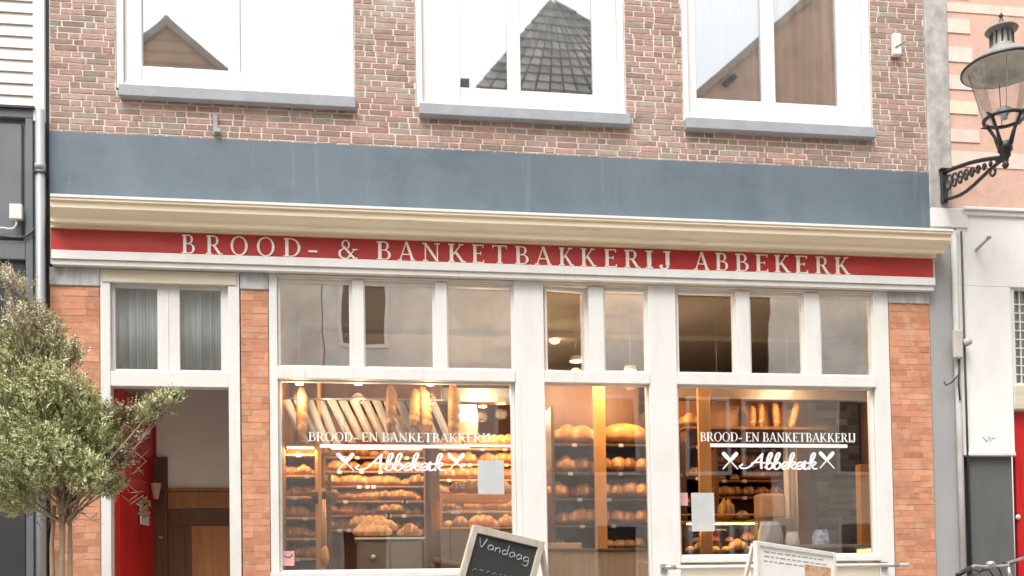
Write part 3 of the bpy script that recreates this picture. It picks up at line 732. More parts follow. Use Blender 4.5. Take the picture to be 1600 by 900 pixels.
# quoin blocks
for (py0,py1,px1) in ((30,52,1520),(74,97,1522),(118,140,1523),(158,178,1528),(202,222,1530),(-20,-2,1520)):
    a,b=bandz(1500,py0,py1); mb.box(xs1+.001,X(px1,200,0),-.006,.0012,a,b,tuple(c*r.uniform(.92,1.06) for c in wht))
# thin pink mortar courses
z=zbnd0
while z<ZTOP:
    z+=.062
mb.build('banded_wall', M['pinkwall'], nr)
zpl=Z(1540,712,0)
xwr=X(1581,600,0)
xde=xwr+1.15
mb=MB(); mb.box(xw,14,-.02,.3,Z(1590,450,0),zbnd0-.04); mb.box(xde,14,-.02,.3,-.1,Z(1590,450,0)-.0005); mb.box(xw,xwr,-.02,.3,zpl,Z(1590,450,0)-.0005)
mb.build('plaster_wall', M['plaster'], nr, .004)
mb=MB(); mb.box(X(1506,335,-.06),14,-.06,-.021,zbnd0-.03,zbnd0+.0); mb.box(X(1510,335,-.06),14,-.04,-.021,zbnd0-.075,zbnd0-.031); mb.build('string_course', M['plaster'], nr, .006)
MB().box(X(1512,720,-.05),X(1588,720,-.05),-.055,.02,zpl-.01,zpl+.03).build('plinth_cap', M['white'], nr, .008)
MB().box(X(1516,800,0),X(1583,800,0),-.004,.3,-.1,zpl-.012).build('plinth', M['plinth'], nr, .004)
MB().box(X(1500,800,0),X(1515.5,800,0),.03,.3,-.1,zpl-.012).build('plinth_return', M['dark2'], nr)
# fanlight with white glazing bars over the red door
zf0,zf1=Z(1590,600,.05),Z(1590,452,.05)
xg0=X(1583,550,.04)
f=members('fanlight', M['white'], nr, [(xwr+.001,xg0,zf0-.02,zf1,.0,.1)],[(xg0,xde-.001,zf0-.02,zf0,.0,.1),(xg0,xde-.001,zf1-.02,zf1,.0,.1)])
mb=MB()
for k in range(1,14): mb.box(xg0+k*.075,xg0+k*.075+.010,.035,.055,zf0,zf1-.021)
for k in range(1,10): mb.box(xg0,xde-.001,.037,.053,zf0+k*.0845,zf0+k*.0845+.010)
mb.build('glazing_bars', M['white'], f)
MB().box(xg0,xde-.001,.06,.065,zf0,zf1-.02).build('pane', glass('neighbour_glass',.25,(.3,.3,.3),.002,5), f)
mb=MB(); mb.box(xwr+.001,xde-.001,-.03,.1,Z(1590,640,-.02),zf0-.022); mb.build('stone_lintel', M['cream2'], nr, .01)
MB().box(X(1586,700,.05),xde-.001,.05,.1,-.1,Z(1590,641,-.02)).build('red_door', M['reddoor'], nr, .006)
mb=MB(); 
mb.box(X(1593,700,.05),X(1593,700,.05)+.8,.042,.0495,Z(1595,790,.05),Z(1595,725,.05)); mb.build('door_panel', M['reddoor'], nr, .006)
mb=MB(); mb.lathe([(0,.0),(.02,.004),(.024,.02),(.0,.03)],(0,0,0),16); dk=mb.build('door_knob', M['letter'], nr); dk.rotation_euler=(PI/2,0,0); dk.location=Vector((X(1590,808,.04),.049,Z(1590,808,.04)))-Vector((7,0,0))
# graffiti-like worn mark: scratches on plaster
mb=MB()
for a,b in (((1536,683),(1542,690)),((1542,690),(1545,682)),((1545,682),(1549,691)),((1549,685),(1556,683))): mb.bar(at(*a,-.0215),at(*b,-.0215),.008,.002)
mb.build('scribble', M['print'], nr)
# pipes at the corner
dp2 = thing('drainpipe','grimy off white drainpipe in the corner beside the cornice end','drainpipe',(X(1497,500,-.03),-.03,0))
mb=MB(); xc=X(1498,600,-.03)
mb.tube([(xc,-.02,0),(xc,-.02,Z(1498,362,-.02))],.030,12); mb.build('pipe', M['pipew'], dp2)
mb=MB(); xq=X(1505,450,-.05); mb.tube([(xq,-.045,Z(1505,900,-.04)),(xq,-.045,Z(1505,362,-.04))],.010,8); mb.build('conduit', M['cable'], dp2)
jb2=thing('cable_box','bulky off white cable box on the corner pipe of the white house','junction box',(X(1500,560,-.08),-.05,Z(1500,562,-.08)))
MB().box(X(1491,540,-.1),X(1506,540,-.1),-.1,-.055,Z(1500,560,-.1),Z(1500,514,-.1)).build('housing', M['pipew'], jb2, .02,3)
mb=MB(); p=at(1510,535,-.085); mb.tube([p,p+Vector((.0,-.04,0))],[.04,.035],14); mb.build('dome', M['pipew'], jb2)
mb=MB(); pts=[at(*p,-.06) for p in ((1499,560),(1498,585),(1492,592),(1486,598),(1478,602),(1475,596))]; mb.tube(pts,.008,6); pts=[at(*p,-.06) for p in ((1499,575),(1498,600),(1500,625))]; mb.tube(pts,.009,6); mb.build('cable', M['cable'], jb2)
br=thing('vent_bar','short rusty iron bar slanting out of the upper white plaster','iron bar',tuple(at(1524,392,-.021)))
mb=MB(); mb.tube([at(1525,391,-.03),at(1545,371,-.13)],.016,8); mb.build('bar', M['pipew'], br)
mb=MB(); q=at(1545,371,-.13); mb.lathe([(0,-.02),(.02,-.012),(.024,0),(.02,.012),(0,.02)],q,12); mb.build('knob', M['pipew'], br)

# ================================================================ OPPOSITE HOUSES (seen only as reflections)
def mir(px,py,Yo,gl=.09):
    """point whose mirror image in the upstairs glass shows at this place of the photo"""
    p = at(px,py,Yo+2*gl); return (p.x, -Yo, p.z)
def tiles(mb, a,b,c,d, nu, nv, col, r):
    """tile grid on the quad a,b,c,d (a-b eave, d-c ridge)"""
    a,b,c,d = map(Vector,(a,b,c,d)); nrm=(b-a).cross(d-a).normalized()
    if nrm.z<0: nrm=-nrm
    for j in range(nv):
        for i in range(nu):
            def P(u,v): return a.lerp(b,u).lerp(d.lerp(c,u),v)
            u0,u1=i/nu,(i+.86)/nu; v0,v1=j/nv,(j+1.25)/nv
            k=Vector(col)*r.uniform(.65,1.3)
            p0,p1,p2,p3=P(u0,v0)+nrm*.07,P(u1,v0)+nrm*.05,P(u1,v1),P(u0,v1)+nrm*.02
            mb.add([p0,p1,p2,p3,p0-nrm*.06,p1-nrm*.06],[(0,1,2,3),(0,4,5,1)],tuple(k))
YO=12.0
def opp(label, base_x0, base_x1, zeave, gable, matw, wcol, mode):
    t=thing('brick_house',label,'house',((base_x0+base_x1)/2,-YO,0))
    mb=MB(); mb.box(base_x0,base_x1,-YO-7,-YO,-.1,zeave,(.70,.65,.57))
    if mode=='gable':
        (ax,az)=gable; vs=[(base_x0,-YO,zeave),(base_x1,-YO,zeave),(ax,-YO,az),(base_x0,-YO-7,zeave),(base_x1,-YO-7,zeave),(ax,-YO-7,az)]
        mb.add(vs,[(0,1,2),(3,5,4)],wcol)
    mb.build('wall', matw, t)
    return t
wallm=attr_mat('opposite_brick_wall',.85,1.6,.75,.3)
# left house: brown gable with coping
pk_=mir(262,34,YO); rr=mir(357,116,YO); slope=(pk_[2]-rr[2])/abs(rr[0]-pk_[0])
ax,az=pk_[0],pk_[2]; ez=az-slope*3.0
hl=opp('brown brick gabled house reflected in the upper window furthest left',ax-3,ax+3,ez,(ax,az),wallm,(.82,.54,.33),'gable')
mb=MB()
for s_ in (-1,1):
    mb.bar((ax-.06*s_,-YO+.06+.004*s_,az+.02),(ax+3.1*s_,-YO+.06,ez-.1+.05),.13,.13,(0,1,0),(.50,.38,.30))
mb.build('coping', M['rooftile'], hl)
mb=MB(); r=random.Random(4)
for s_ in (-1,1): tiles(mb,(ax+3.1*s_,-YO,ez),(ax+3.1*s_,-YO-7,ez),(ax,-YO-7,az),(ax,-YO,az),24,16,(.25,.12,.07),r)
mb.build('roof', M['rooftile'], hl)
mb=MB()
z=ez
while z<az: 
    hw=(az-z)/slope; mb.box(ax-hw,ax+hw,-YO+.001,-YO+.012,z,z+.05,(.62,.40,.25)); z+=.24
mb.build('brick_courses', wallm, hl)
# middle: steep dark tiled hip facing the street
pk_=mir(858,4,YO+2.2); la=mir(760,130,YO+1.2); ra=mir(925,46,YO+1.7)
sl=(pk_[2]-la[2])/(pk_[0]-la[0]); sr=(pk_[2]-ra[2])/(ra[0]-pk_[0])
ez=la[2]-1.6; xl_=pk_[0]-(pk_[2]-ez)/sl; xr_=pk_[0]+(pk_[2]-ez)/sr
hm=opp('brick house with steep grey tiled roof reflected in the middle upper window',xl_,xr_,ez,None,wallm,(.66,.62,.55),'hip')
mb=MB(); A=(xl_,-YO+.15,ez);B=(xr_,-YO+.15,ez);T=(pk_[0],-YO-2.2,pk_[2]); T2=(pk_[0]+.25,-YO-2.2,pk_[2])
tiles(mb,A,B,T2,T,16,15,(.44,.40,.36),r); tiles(mb,(xl_,-YO-7,ez),A,T,(T[0],-YO-5,T[2]),11,13,(.40,.36,.33),r); tiles(mb,B,(xr_,-YO-7,ez),(T2[0],-YO-5,T2[2]),T2,11,13,(.40,.36,.33),r)
mb.mi=0; mb.add([A,B,T2,T],[(0,1,2,3)],(.16,.15,.14))
mb.build('roof', M['rooftile'], hm)
mb=MB(); c=mir(724,126,YO+1.8); mb.box(c[0]-.12,c[0]+.12,-YO-2,-YO-1.7,ez-.5,c[2],(.2,.17,.15)); mb.build('chimney', wallm, hm)
# right: orange gable rising to the right
a_=mir(1085,157,YO); b_=mir(1190,62,YO); sl=(b_[2]-a_[2])/(b_[0]-a_[0])
axx=mir(1320,0,YO)[0]; az=a_[2]+(axx-a_[0])*sl; ez=a_[2]-1.0; x0_=a_[0]-1.0/sl
hr=opp('orange plastered gabled house reflected in the right upper window',x0_,2*axx-x0_,ez,(axx,az),wallm,(.92,.62,.46),'gable')
mb=MB()
for s_ in (-1,1): mb.bar((axx,-YO+.05,az),(axx+(axx-x0_+.15)*s_,-YO+.05,ez-.12),.16,.14,(0,1,0),(.55,.43,.36))
mb.build('coping', M['rooftile'], hr)
mb=MB(); p=mir(1130,137,YO); q=mir(1147,122,YO); mb.bar((p[0],-YO+.06,p[2]),(q[0],-YO+.06,q[2]),.12,.1,(0,1,0)); mb.build('wall_tie', M['iron'], hr)
# two plain neighbours further along
for lab,x0_,x1_,zz_,col in (('pale plastered flat topped house across the street between the gables',hl.location.x+3.02,xl_-.02,8.9,(.72,.69,.62)),('long pale flat topped house across the street at the left end',-24,hl.location.x-3.02,9.2,(.66,.60,.52)),('beige flat topped house across the street under the orange gable',xr_+.02,x0_-.02,8.8,(.66,.60,.52)),('long grey flat topped house across the street at the right end',2*axx-x0_+.02,34,9.4,(.5,.47,.44))):
    if x1_-x0_<.3: continue
    t=thing('plastered_house',lab,'house',((x0_+x1_)/2,-YO,0))
    mb=MB(); mb.box(x0_,x1_,-YO-7,-YO+.01,-.1,zz_,col); mb.build('wall', wallm, t)
    MB().box(x0_,x1_,-YO-.2,-YO+.2,zz_+.002,zz_+.25).build('eaves_board', M['white'], t)
    k=x0_+.8
    while k<min(x1_-.6,x0_+10):
        for z0_ in (.9,3.6,6.2):
            f=members('window', M['white'], t, [(k-.5,k-.42,z0_,z0_+1.6,-YO+.0115,-YO+.06),(k+.42,k+.5,z0_,z0_+1.6,-YO+.0115,-YO+.06)],[(k-.42,k+.42,z0_,z0_+.08,-YO+.009,-YO+.06),(k-.42,k+.42,z0_+1.52,z0_+1.6,-YO+.009,-YO+.06)])
            MB().box(k-.42,k+.42,-YO+.012,-YO+.02,z0_+.08,z0_+1.52).build('pane', M['dark2'], f)
        k+=2.1
for t,(xa_,xb_,zt_) in ((hl,(hl.location.x-2.6,hl.location.x+2.6,5)),(hm,(xl_+.4,xr_-.4,5)),(hr,(hr.location.x-3.2,hr.location.x+3.2,5))):
    for z0_ in (.9,3.6):
        n=3
        for k in range(n):
            x=xa_+(xb_-xa_)*(k+.5)/n
            f=members('window', M['white'], t, [(x-.5,x-.42,z0_,z0_+1.7,-YO+.0015,-YO+.06),(x+.42,x+.5,z0_,z0_+1.7,-YO+.0015,-YO+.06)],[(x-.42,x+.42,z0_,z0_+.08,-YO-.001,-YO+.06),(x-.42,x+.42,z0_+1.62,z0_+1.7,-YO-.001,-YO+.06)])
            MB().box(x-.42,x+.42,-YO+.002,-YO+.01,z0_+.08,z0_+1.62).build('pane', M['dark2'], f)
# ================================================================ STREET LAMP on bracket
YL=-.88
lx=X(1571,250,YL)
lp = thing('wall_lantern','old black iron street lantern on an ornate wall bracket right of the brick facade','street lamp',(lx,YL,Z(1571,262,YL)))
def lz(py): return Z(1571,py,YL)
mpp=(lz(100)-lz(110))/10
# hood
def R_(px): return abs(X(px,100,YL)-lx)
rh=(X(1640,110,YL)-X(1503,110,YL))/2*.82
mb=MB(); z0=lz(109)
mb.lathe([(rh*.97,z0-.006),(rh,z0),(rh,z0+.012),(rh*.93,z0+.03)],(lx,YL,0),40); mb.build('hood_rim', M['iron'], lp)
mb=MB(); mb.lathe([(rh*.96,z0+.012),(rh*.9,z0+.035),(rh*.72,z0+.09),(rh*.50,z0+.14),(rh*.36,z0+.165),(rh*.30,z0+.185)],(lx,YL,0),40); mb.build('hood', M['hood'], lp)
mb=MB(); mb.lathe([(rh*.955,z0-.004),(rh*.80,z0+.01),(rh*.6,z0+.05),(rh*.3,z0+.08),(0,z0+.09)],(lx,YL,0),40); mb.build('reflector', M['hoodin'], lp)
zc=z0+.185
mb=MB(); mb.lathe([(rh*.30,zc),(rh*.27,zc+.02),(rh*.25,zc+.13),(rh*.30,zc+.15)],(lx,YL,0),24); mb.build('chimney', M['hood'], lp)
mb=MB()
for k in range(12):
    t=2*PI*k/12; c,s_=math.cos(t),math.sin(t); q=Vector((lx+c*rh*.262,YL+s_*rh*.262,0)); mb.bar(q+Vector((0,0,zc+.02)),q+Vector((0,0,zc+.13)),.018,.008)
mb.build('chimney_louvre', M['iron'], lp)
mb=MB(); mb.lathe([(0,zc+.15),(rh*.38,zc+.15),(rh*.40,zc+.158),(rh*.36,zc+.175),(rh*.2,zc+.195),(rh*.08,zc+.205),(0,zc+.206)],(lx,YL,0),28); mb.build('cap', M['hood'], lp)
zf_=zc+.2
mb=MB(); mb.lathe([(0,zf_),(.03,zf_+.01),(.035,zf_+.025),(.015,zf_+.045),(.012,zf_+.075),(.02,zf_+.085),(.008,zf_+.105),(0,zf_+.12)],(lx,YL,0),14); mb.build('finial', M['iron'], lp)
# glass body: tapering down to a ring
zr=lz(186); rr_=rh*.46
mb=MB(); mb.lathe([(rh*.80,z0-.002),(rr_*1.02,zr+.012)],(lx,YL,0),32); gb=mb.build('glass_body', M['glass_lamp'], lp); 
mb=MB()
for k in range(4):
    t=PI/4+k*PI/2+.3; c,s_=math.cos(t),math.sin(t); mb.bar((lx+c*rh*.81,YL+s_*rh*.81,z0),(lx+c*rr_*1.05,YL+s_*rr_*1.05,zr),.007,.007)
mb.build('glass_bar', M['hood'], lp)
mb=MB(); mb.lathe([(rr_*.95,zr-.012),(rr_*1.12,zr-.012),(rr_*1.14,zr+.008),(rr_*.98,zr+.012),(rr_*.95,zr-.012)],(lx,YL,0),32); mb.build('gallery_ring', M['iron'], lp)
mb=MB(); mb.lathe([(0,zr+.0),(.03,zr),(.03,zr+.03),(.055,zr+.05),(.06,zr+.08),(.035,zr+.10),(0,zr+.105)],(lx,YL,0),20); mb.build('burner', paint('burner_enamel',(.65,.66,.68),(.2,.24,.3),.3,(1,1,1),30,.45,.6), lp)
zcup=lz(228)
mb=MB()
for k in range(4):
    t=.35+k*PI/2; c,s_=math.cos(t),math.sin(t)
    mb2=[(1.45,.012),(1.2,-.0),(1.0,-.015),(.80,-.07),(.62,-.12),(.35,zcup-zr-.0)]
    mb.tube([(lx+c*rr_*a,YL+s_*rr_*a,zr+b) for a,b in mb2],[.006,.013,.015,.014,.013,.02],7)
mb.build('scroll_arm', M['iron'], lp)
mb=MB(); mb.lathe([(0,zcup+.03),(.05,zcup+.03),(.06,zcup+.02),(.06,zcup-.045),(.045,zcup-.055),(.045,zcup-.09),(.03,zcup-.11),(.022,zcup-.15),(.03,zcup-.165),(.02,zcup-.19),(0,zcup-.2)],(lx,YL,0),20); mb.build('socket', M['iron'], lp)
# bracket: back plate, top bar, curved lower bar, scrolls
wp=lambda px,py,yy: at(px,py,yy)
xw_=X(1474,290,-.03)
zt_,zb2=Z(1472,268,-.03),Z(1472,318,-.03)
mb=MB(); mb.box(xw_-.03,xw_+.03,-.06,-.021,zb2,zt_); mb.box(xw_-.045,xw_+.045,-.075,-.0225,zt_+.0005,zt_+.02); mb.build('back_plate', M['iron'], lp, .004)
mb=MB()
e=Vector((lx,YL,zcup-.10)); s0=Vector((xw_,-.06,zt_-.02)); s1=Vector((xw_,-.06,zb2+.03))
top=[s0.lerp(e,t)+Vector((0,0,.03*math.sin(t*PI))) for t in [k/8 for k in range(9)]]
mb.tube(top,.019,8)
low=[]
for k in range(9):
    t=k/8; q=s1.lerp(e,t); q.z += -.05*math.sin(t*PI) - .02*math.sin(t*2*PI); low.append(q)
mb.tube(low,.017,8)
mb.build('bracket_arm', M['iron'], lp)
for k in range(9):
    mb=MB()
    t=(k+.7)/10; a=s0.lerp(e,t); b=s1.lerp(e,t); c=a.lerp(b,.5); h=(a-b).length*.42
    dirx=(e-s0).normalized(); pts=[]
    for q in range(14):
        th=q/13*PI*2.6; rad=h*(1-q/16); pts.append(c+dirx*math.cos(th)*rad*.6+Vector((0,0,1))*math.sin(th)*rad)
    mb.tube(pts,.011,6)
    mb.build('scroll', M['iron'], lp)
mb=MB(); 
for t in (.80,): 
    c=s1.lerp(e,t)+Vector((0,0,-.05)); pts=[c+(e-s0).normalized()*math.cos(q/12*2*PI)*.035+Vector((0,0,math.sin(q/12*2*PI)*.035)) for q in range(13)]; mb.tube(pts,.012,7)
mb.build('bracket_curl', M['iron'], lp)

# ================================================================ BUSH
r=random.Random(21)
YB=-1.3
tr=thing('tamarisk_tree','feathery green tamarisk with faded pink plumes in front of the dark neighbouring front','tree',(X(95,900,YB),YB,0))
leaf=MB()
def spray(p, d, L, n, cols, wid=.006, ll=.03):
    d=d.normalized(); side=d.cross(Vector((r.uniform(-1,1),r.uniform(-1,1),r.uniform(-1,1)))).normalized(); up=side.cross(d)
    q=Vector(p)
    for i in range(n):
        t=i/n; q=q+d*(L/n); d=(d+Vector((0,0,-.03))+Vector((r.uniform(-.1,.1),r.uniform(-.1,.1),r.uniform(-.1,.1)))).normalized()
        for s_ in (-1,1):
            a=r.uniform(0,2*PI); o=(side*math.cos(a)+up*math.sin(a)); e=q+(d*.7+o*.8)*ll*(1.15-t)*r.uniform(.5,1.7)
            w_=d.cross(o).normalized()*wid
            c=Vector(r.choice(cols))*r.uniform(.7,1.3)
            leaf.add([q-w_*.6,q+(e-q)*.55+w_,e,q+(e-q)*.5-w_],[(0,1,2,3)],tuple(c))
green=[(.46,.48,.22),(.37,.42,.19),(.56,.56,.30),(.27,.33,.14),(.62,.60,.36)]
dull=[(.50,.46,.32),(.42,.41,.24),(.58,.51,.38)]
pinky=[(.78,.70,.58),(.72,.60,.50),(.62,.60,.40)]
twig=[(.22,.15,.10),(.30,.22,.15),(.16,.11,.075)]
# clumps: px,py,radius px, n sprays, palette, y offset
cl=[(75,720,48,90,green,-.2),(130,745,34,50,green,-.15),(20,600,55,90,green+dull,0),(15,545,34,36,green+dull,.05),(60,560,42,60,green+dull,.1),(70,520,26,34,dull+green[:1],.15),(48,490,16,16,dull,.1),(35,455,12,6,pinky+green[:1],.0),(12,440,12,6,pinky+green[:1],.0),(28,500,18,14,pinky+dull,-.1),(95,560,26,30,green+dull,.1),(110,560,20,18,dull,.1),
 (40,650,70,120,green,-.1),(100,640,55,100,green,0),(140,690,48,90,green,0),(60,710,60,100,green,-.1),(10,700,60,90,green,.1),(10,770,42,55,green,0),(40,770,36,50,green,.1),(150,740,40,60,green+twig[:1],.1),(165,700,26,34,green,0),(110,720,50,70,green+twig,.1),
 (165,770,14,14,green,.1),(175,660,22,20,green+twig,0),(80,610,40,60,green+dull,-.1),(135,640,28,30,green+dull,.1),
 (195,660,14,14,twig+green[:1],0),(215,655,16,18,green+pinky[:1],0),(235,645,14,18,green+pinky[:1],-.1),(255,635,12,16,green+pinky,-.1),(272,628,8,9,green,-.1),(208,690,12,10,twig+pinky,0),(185,720,16,16,twig+pinky[:1],0)]
stems=MB(); base=Vector((X(95,900,YB),YB,0))
hub=at(100,800,YB)
for px,py,rad,n,cols,dy in cl:
    c=at(px,py,YB+dy); R2=rad*.0049
    for i in range(int(n*4.2)):
        v=Vector((r.gauss(0,1),r.gauss(0,1),r.gauss(0,1))).normalized()*R2*r.random()**.45
        p=c+Vector((v.x,v.y*.9,v.z))
        d=(p-hub).normalized()*.55+Vector((r.uniform(-.5,.5),r.uniform(-.5,.5),r.uniform(-.1,.9)))
        spray(p,d,r.uniform(.06,.13),7,cols,r.uniform(.0038,.0065),r.uniform(.022,.036))
    mid=hub.lerp(c,.5)+Vector((r.uniform(-.05,.05),r.uniform(-.1,.1),-.04))
    stems.tube([hub+Vector((r.uniform(-.04,.04),r.uniform(-.04,.04),r.uniform(-.1,.1))),mid,c],[.010,.006,.003],6)
# pale wisps sticking up
for px,py,dx,dy2 in ((5,500,6,-75),(12,520,2,-90),(18,470,-4,-50),(40,530,-10,-60),(62,540,8,-60),(0,560,20,-30),(25,560,4,-45),(85,545,2,-40),(70,530,-12,-50),(100,590,6,-60),(10,450,3,-30)):
    p=at(px,py,YB); q=at(px+dx,py+dy2,YB); n=16
    stems.tube([p,q],[.004,.0015],5)
    for k in range(n): spray(p.lerp(q,k/n),(q-p)+Vector((r.uniform(-.3,.3),r.uniform(-.3,.3),0))*1.0,.05,5,pinky,.003,.016)
leaf.build('crown', M['leaf'], tr, fix=False)
# bare twiggy underside
for k in range(150):
    a=at(r.uniform(30,150),r.uniform(705,815),YB+r.uniform(-.1,.2)); v=Vector((r.uniform(-1,1),r.uniform(-.6,.6),r.uniform(-.7,1)))*.16
    stems.tube([a,a+v*.5+Vector((0,0,r.uniform(-.03,.03))),a+v],[.0035,.002,.001],5)
for k in range(60):
    a=at(r.uniform(170,215),r.uniform(640,790),YB+r.uniform(-.1,.1)); v=Vector((r.uniform(-.6,1),r.uniform(-.5,.5),r.uniform(-.7,.8)))*.10
    stems.tube([a,a+v],[.003,.0015],5)
stems.build('twigs', M['bark'], tr)
mb=MB()
for dx,top_ in ((-.09,(85,790)),(-.03,(95,770)),(.05,(108,765)),(.0,(100,730))):
    b0=base+Vector((dx,r.uniform(-.05,.05),0)); t0=at(*top_,YB); pts=[b0.lerp(t0,k/6)+Vector((r.uniform(-.012,.012),r.uniform(-.012,.012),0)) for k in range(7)]
    mb.tube(pts,[.026,.024,.022,.02,.018,.015,.012],8)
mb.build('trunk', paint('pale_stem_bark',(.42,.31,.20),(.30,.21,.13),.85,(3,3,.5),6,.3,.7,.8,30), tr)

# ================================================================ A-BOARD (chalkboard)
YA=-2.1
ab=thing('chalkboard_sign','leaning wooden framed chalkboard pavement sign with handwriting in front of the white post','pavement sign',(X(760,1000,YA),YA,0))
tl=at(743,821,YA-.05); trr=at(846,846,YA+.12)         # top corners of the front leaf (rotated)
ex=(trr-tl); ex.z=0; Wd=ex.length; ex.normalize(); ez_=Vector((0,0,1)); fy=Vector((ex.y,-ex.x,0))   # fy points toward the viewer
lean=.16
dn=(Vector((-.36,0,-1))+fy*lean).normalized()
def P(u,v,t=0):   # u across 0..1, v down metres, t toward viewer
    nn=ex.cross(dn).normalized()
    if nn.dot(fy)<0: nn=-nn
    return tl+ex*(u*Wd)+dn*v+nn*t + Vector((0,0,(trr.z-tl.z)*u))
def slab(mb,u0,u1,v0,v1,t0,t1):
    vs=[P(u0,v0,t0),P(u1,v0,t0),P(u1,v1,t0),P(u0,v1,t0),P(u0,v0,t1),P(u1,v0,t1),P(u1,v1,t1),P(u0,v1,t1)]
    mb.add(vs,[(0,1,2,3),(4,7,6,5),(0,4,5,1),(1,5,6,2),(2,6,7,3),(3,7,4,0)])
LB=1.08; fu=.035/Wd
mb=MB(); slab(mb,-fu*.6,fu*.6,0,LB,-.012,.02); slab(mb,1-fu*.6,1+fu*.6,0,LB,-.012,.02); slab(mb,fu*.61,1-fu*.61,0,.05,-.011,.019); slab(mb,fu*.61,1-fu*.61,LB-.14,LB-.08,-.011,.019)
mb.build('frame', M['rawwood'], ab, .003)
mb=MB(); slab(mb,fu*.5,1-fu*.5,.03,LB-.1,-.004,.004); bd=mb.build('board', M['chalk'], ab)
# rear leaf
mb=MB()
for u in (0,1):
    a=P(u,.0,-.02); b=a+Vector((.36,0,0))-fy*.30; b.z=0; mb.bar(a,b,.035,.03)
a=P(0,.02,-.03); b=P(1,.02,-.03); mb.bar(a-fy*.01,b-fy*.01,.05,.03)
a=P(0,.6,0)-fy*.35; b=P(1,.6,0)-fy*.35; 
mb.build('rear_leg', M['rawwood'], ab, .002)
# handwriting "Vandaag"
HW={'V':(.8,[[(0,1),(.3,0),(.62,1.05)]]),'a':(.62,[[(.45,.5),(.2,.55),(.03,.25),(.2,.02),(.42,.2),(.46,.5),(.48,.05)]]),'n':(.6,[[(.05,.5),(.05,.02)],[(.05,.35),(.25,.55),(.42,.4),(.44,.02)]]),
'd':(.62,[[(.45,.4),(.2,.52),(.03,.25),(.2,.02),(.44,.18)],[(.48,1.1),(.46,.02)]]),'g':(.62,[[(.45,.5),(.2,.55),(.03,.25),(.2,.05),(.44,.2)],[(.47,.5),(.47,-.3),(.25,-.45),(.05,-.3)]])}
mb=MB(); x=.0; tot=sum(HW[c][0] for c in 'Vandaag'); k_=0
for c in 'Vandaag':
    a,st=HW[c]
    for s_ in st:
        for q_ in range(2):
            pts=catmull(s_,5); pts=[P(.10+.80*(x+p.x)/tot+.004*q_,.135-.062*p.z+.035*(x/tot)+.004*q_,.0065) for p in pts]; mb.tube(pts,.0022,5)
    x+=a
mb.build('handwritten_word', M['chalkline'], bd)
for k in range(3):
    mb=MB(); xx=.12
    while xx<.85:
        l_=r.uniform(.03,.07); mb.tube([P(xx,.30+k*.09+r.uniform(-.008,.008),.0065),P(xx+l_*.5,.285+k*.09,.0065),P(xx+l_,.30+k*.09+r.uniform(-.01,.01),.0065)],.0018,5); xx+=l_+.035
    mb.build('chalk_writing', M['chalkline'], bd)

# ================================================================ WHITE MENU BOARD
YW=-1.55
wb=thing('menu_board','white framed menu board with a small brown picture standing before the right window','pavement sign',(X(1240,1000,YW),YW,0))
tl=at(1180,845,YW-.0); trr=at(1304,865,YW+.0); 
zt1=(tl.z); W2=trr.x-tl.x; 
# turned slightly so its far side recedes to the right
trr=at(1304,864,YW+.35); tl=at(1179,845,YW-.05); exw=(trr-tl); exw.z=0; W2=exw.length; exw.normalize(); nw=Vector((exw.y,-exw.x,0)); ztop=(tl.z+trr.z)/2
dzw=(trr.z-tl.z)
def PW(u,z,t=0): return Vector((tl.x,tl.y,ztop+dzw*(u-.5)*1.0))+exw*u*W2+Vector((0,0,z))+nw*t
def slabw(mb,u0,u1,z0,z1,t0,t1):
    vs=[PW(u0,z0,t0),PW(u1,z0,t0),PW(u1,z1,t0),PW(u0,z1,t0),PW(u0,z0,t1),PW(u1,z0,t1),PW(u1,z1,t1),PW(u0,z1,t1)]
    mb.add(vs,[(0,1,2,3),(4,7,6,5),(0,4,5,1),(1,5,6,2),(2,6,7,3),(3,7,4,0)])
fw=.035/W2; HB=.95
mb=MB(); slabw(mb,0,fw,-HB,0,-.02,.02); slabw(mb,1-fw,1,-HB,0,-.02,.02); slabw(mb,fw+.001,1-fw-.001,-.035,0,-.018,.018); slabw(mb,fw+.001,1-fw-.001,-HB+.15,-HB+.19,-.018,.018)
mb.build('frame', M['plastic'], wb, .004)
mb=MB(); slabw(mb,fw*.5,1-fw*.5,-HB+.16,-.02,-.006,.006); sh=mb.build('sheet', M['decal'], wb)
for row in range(3):
    mb=MB(); u=.10
    while u<.85:
        l_=r.uniform(.03,.08); slabw(mb,u,u+l_,-.075-row*.035,-.066-row*.035,.0065,.0075); u+=l_+.02
    mb.build('text_line', M['print'], sh)
mb=MB(); slabw(mb,.60,.93,-.30,-.125,.0065,.009); mb.build('picture', paint('pastry_picture',(.45,.22,.12),(.62,.40,.25),.6,(1,1,1),14,.4,.6), sh)
mb=MB()
for s_ in (.02,.98):
    mb.bar(PW(s_,-.02,-.03),PW(s_,-.02,-.03)-nw*.45-Vector((0,0,PW(s_,-.02).z)),.03,.025)
mb.build('rear_leg', M['plastic'], wb)

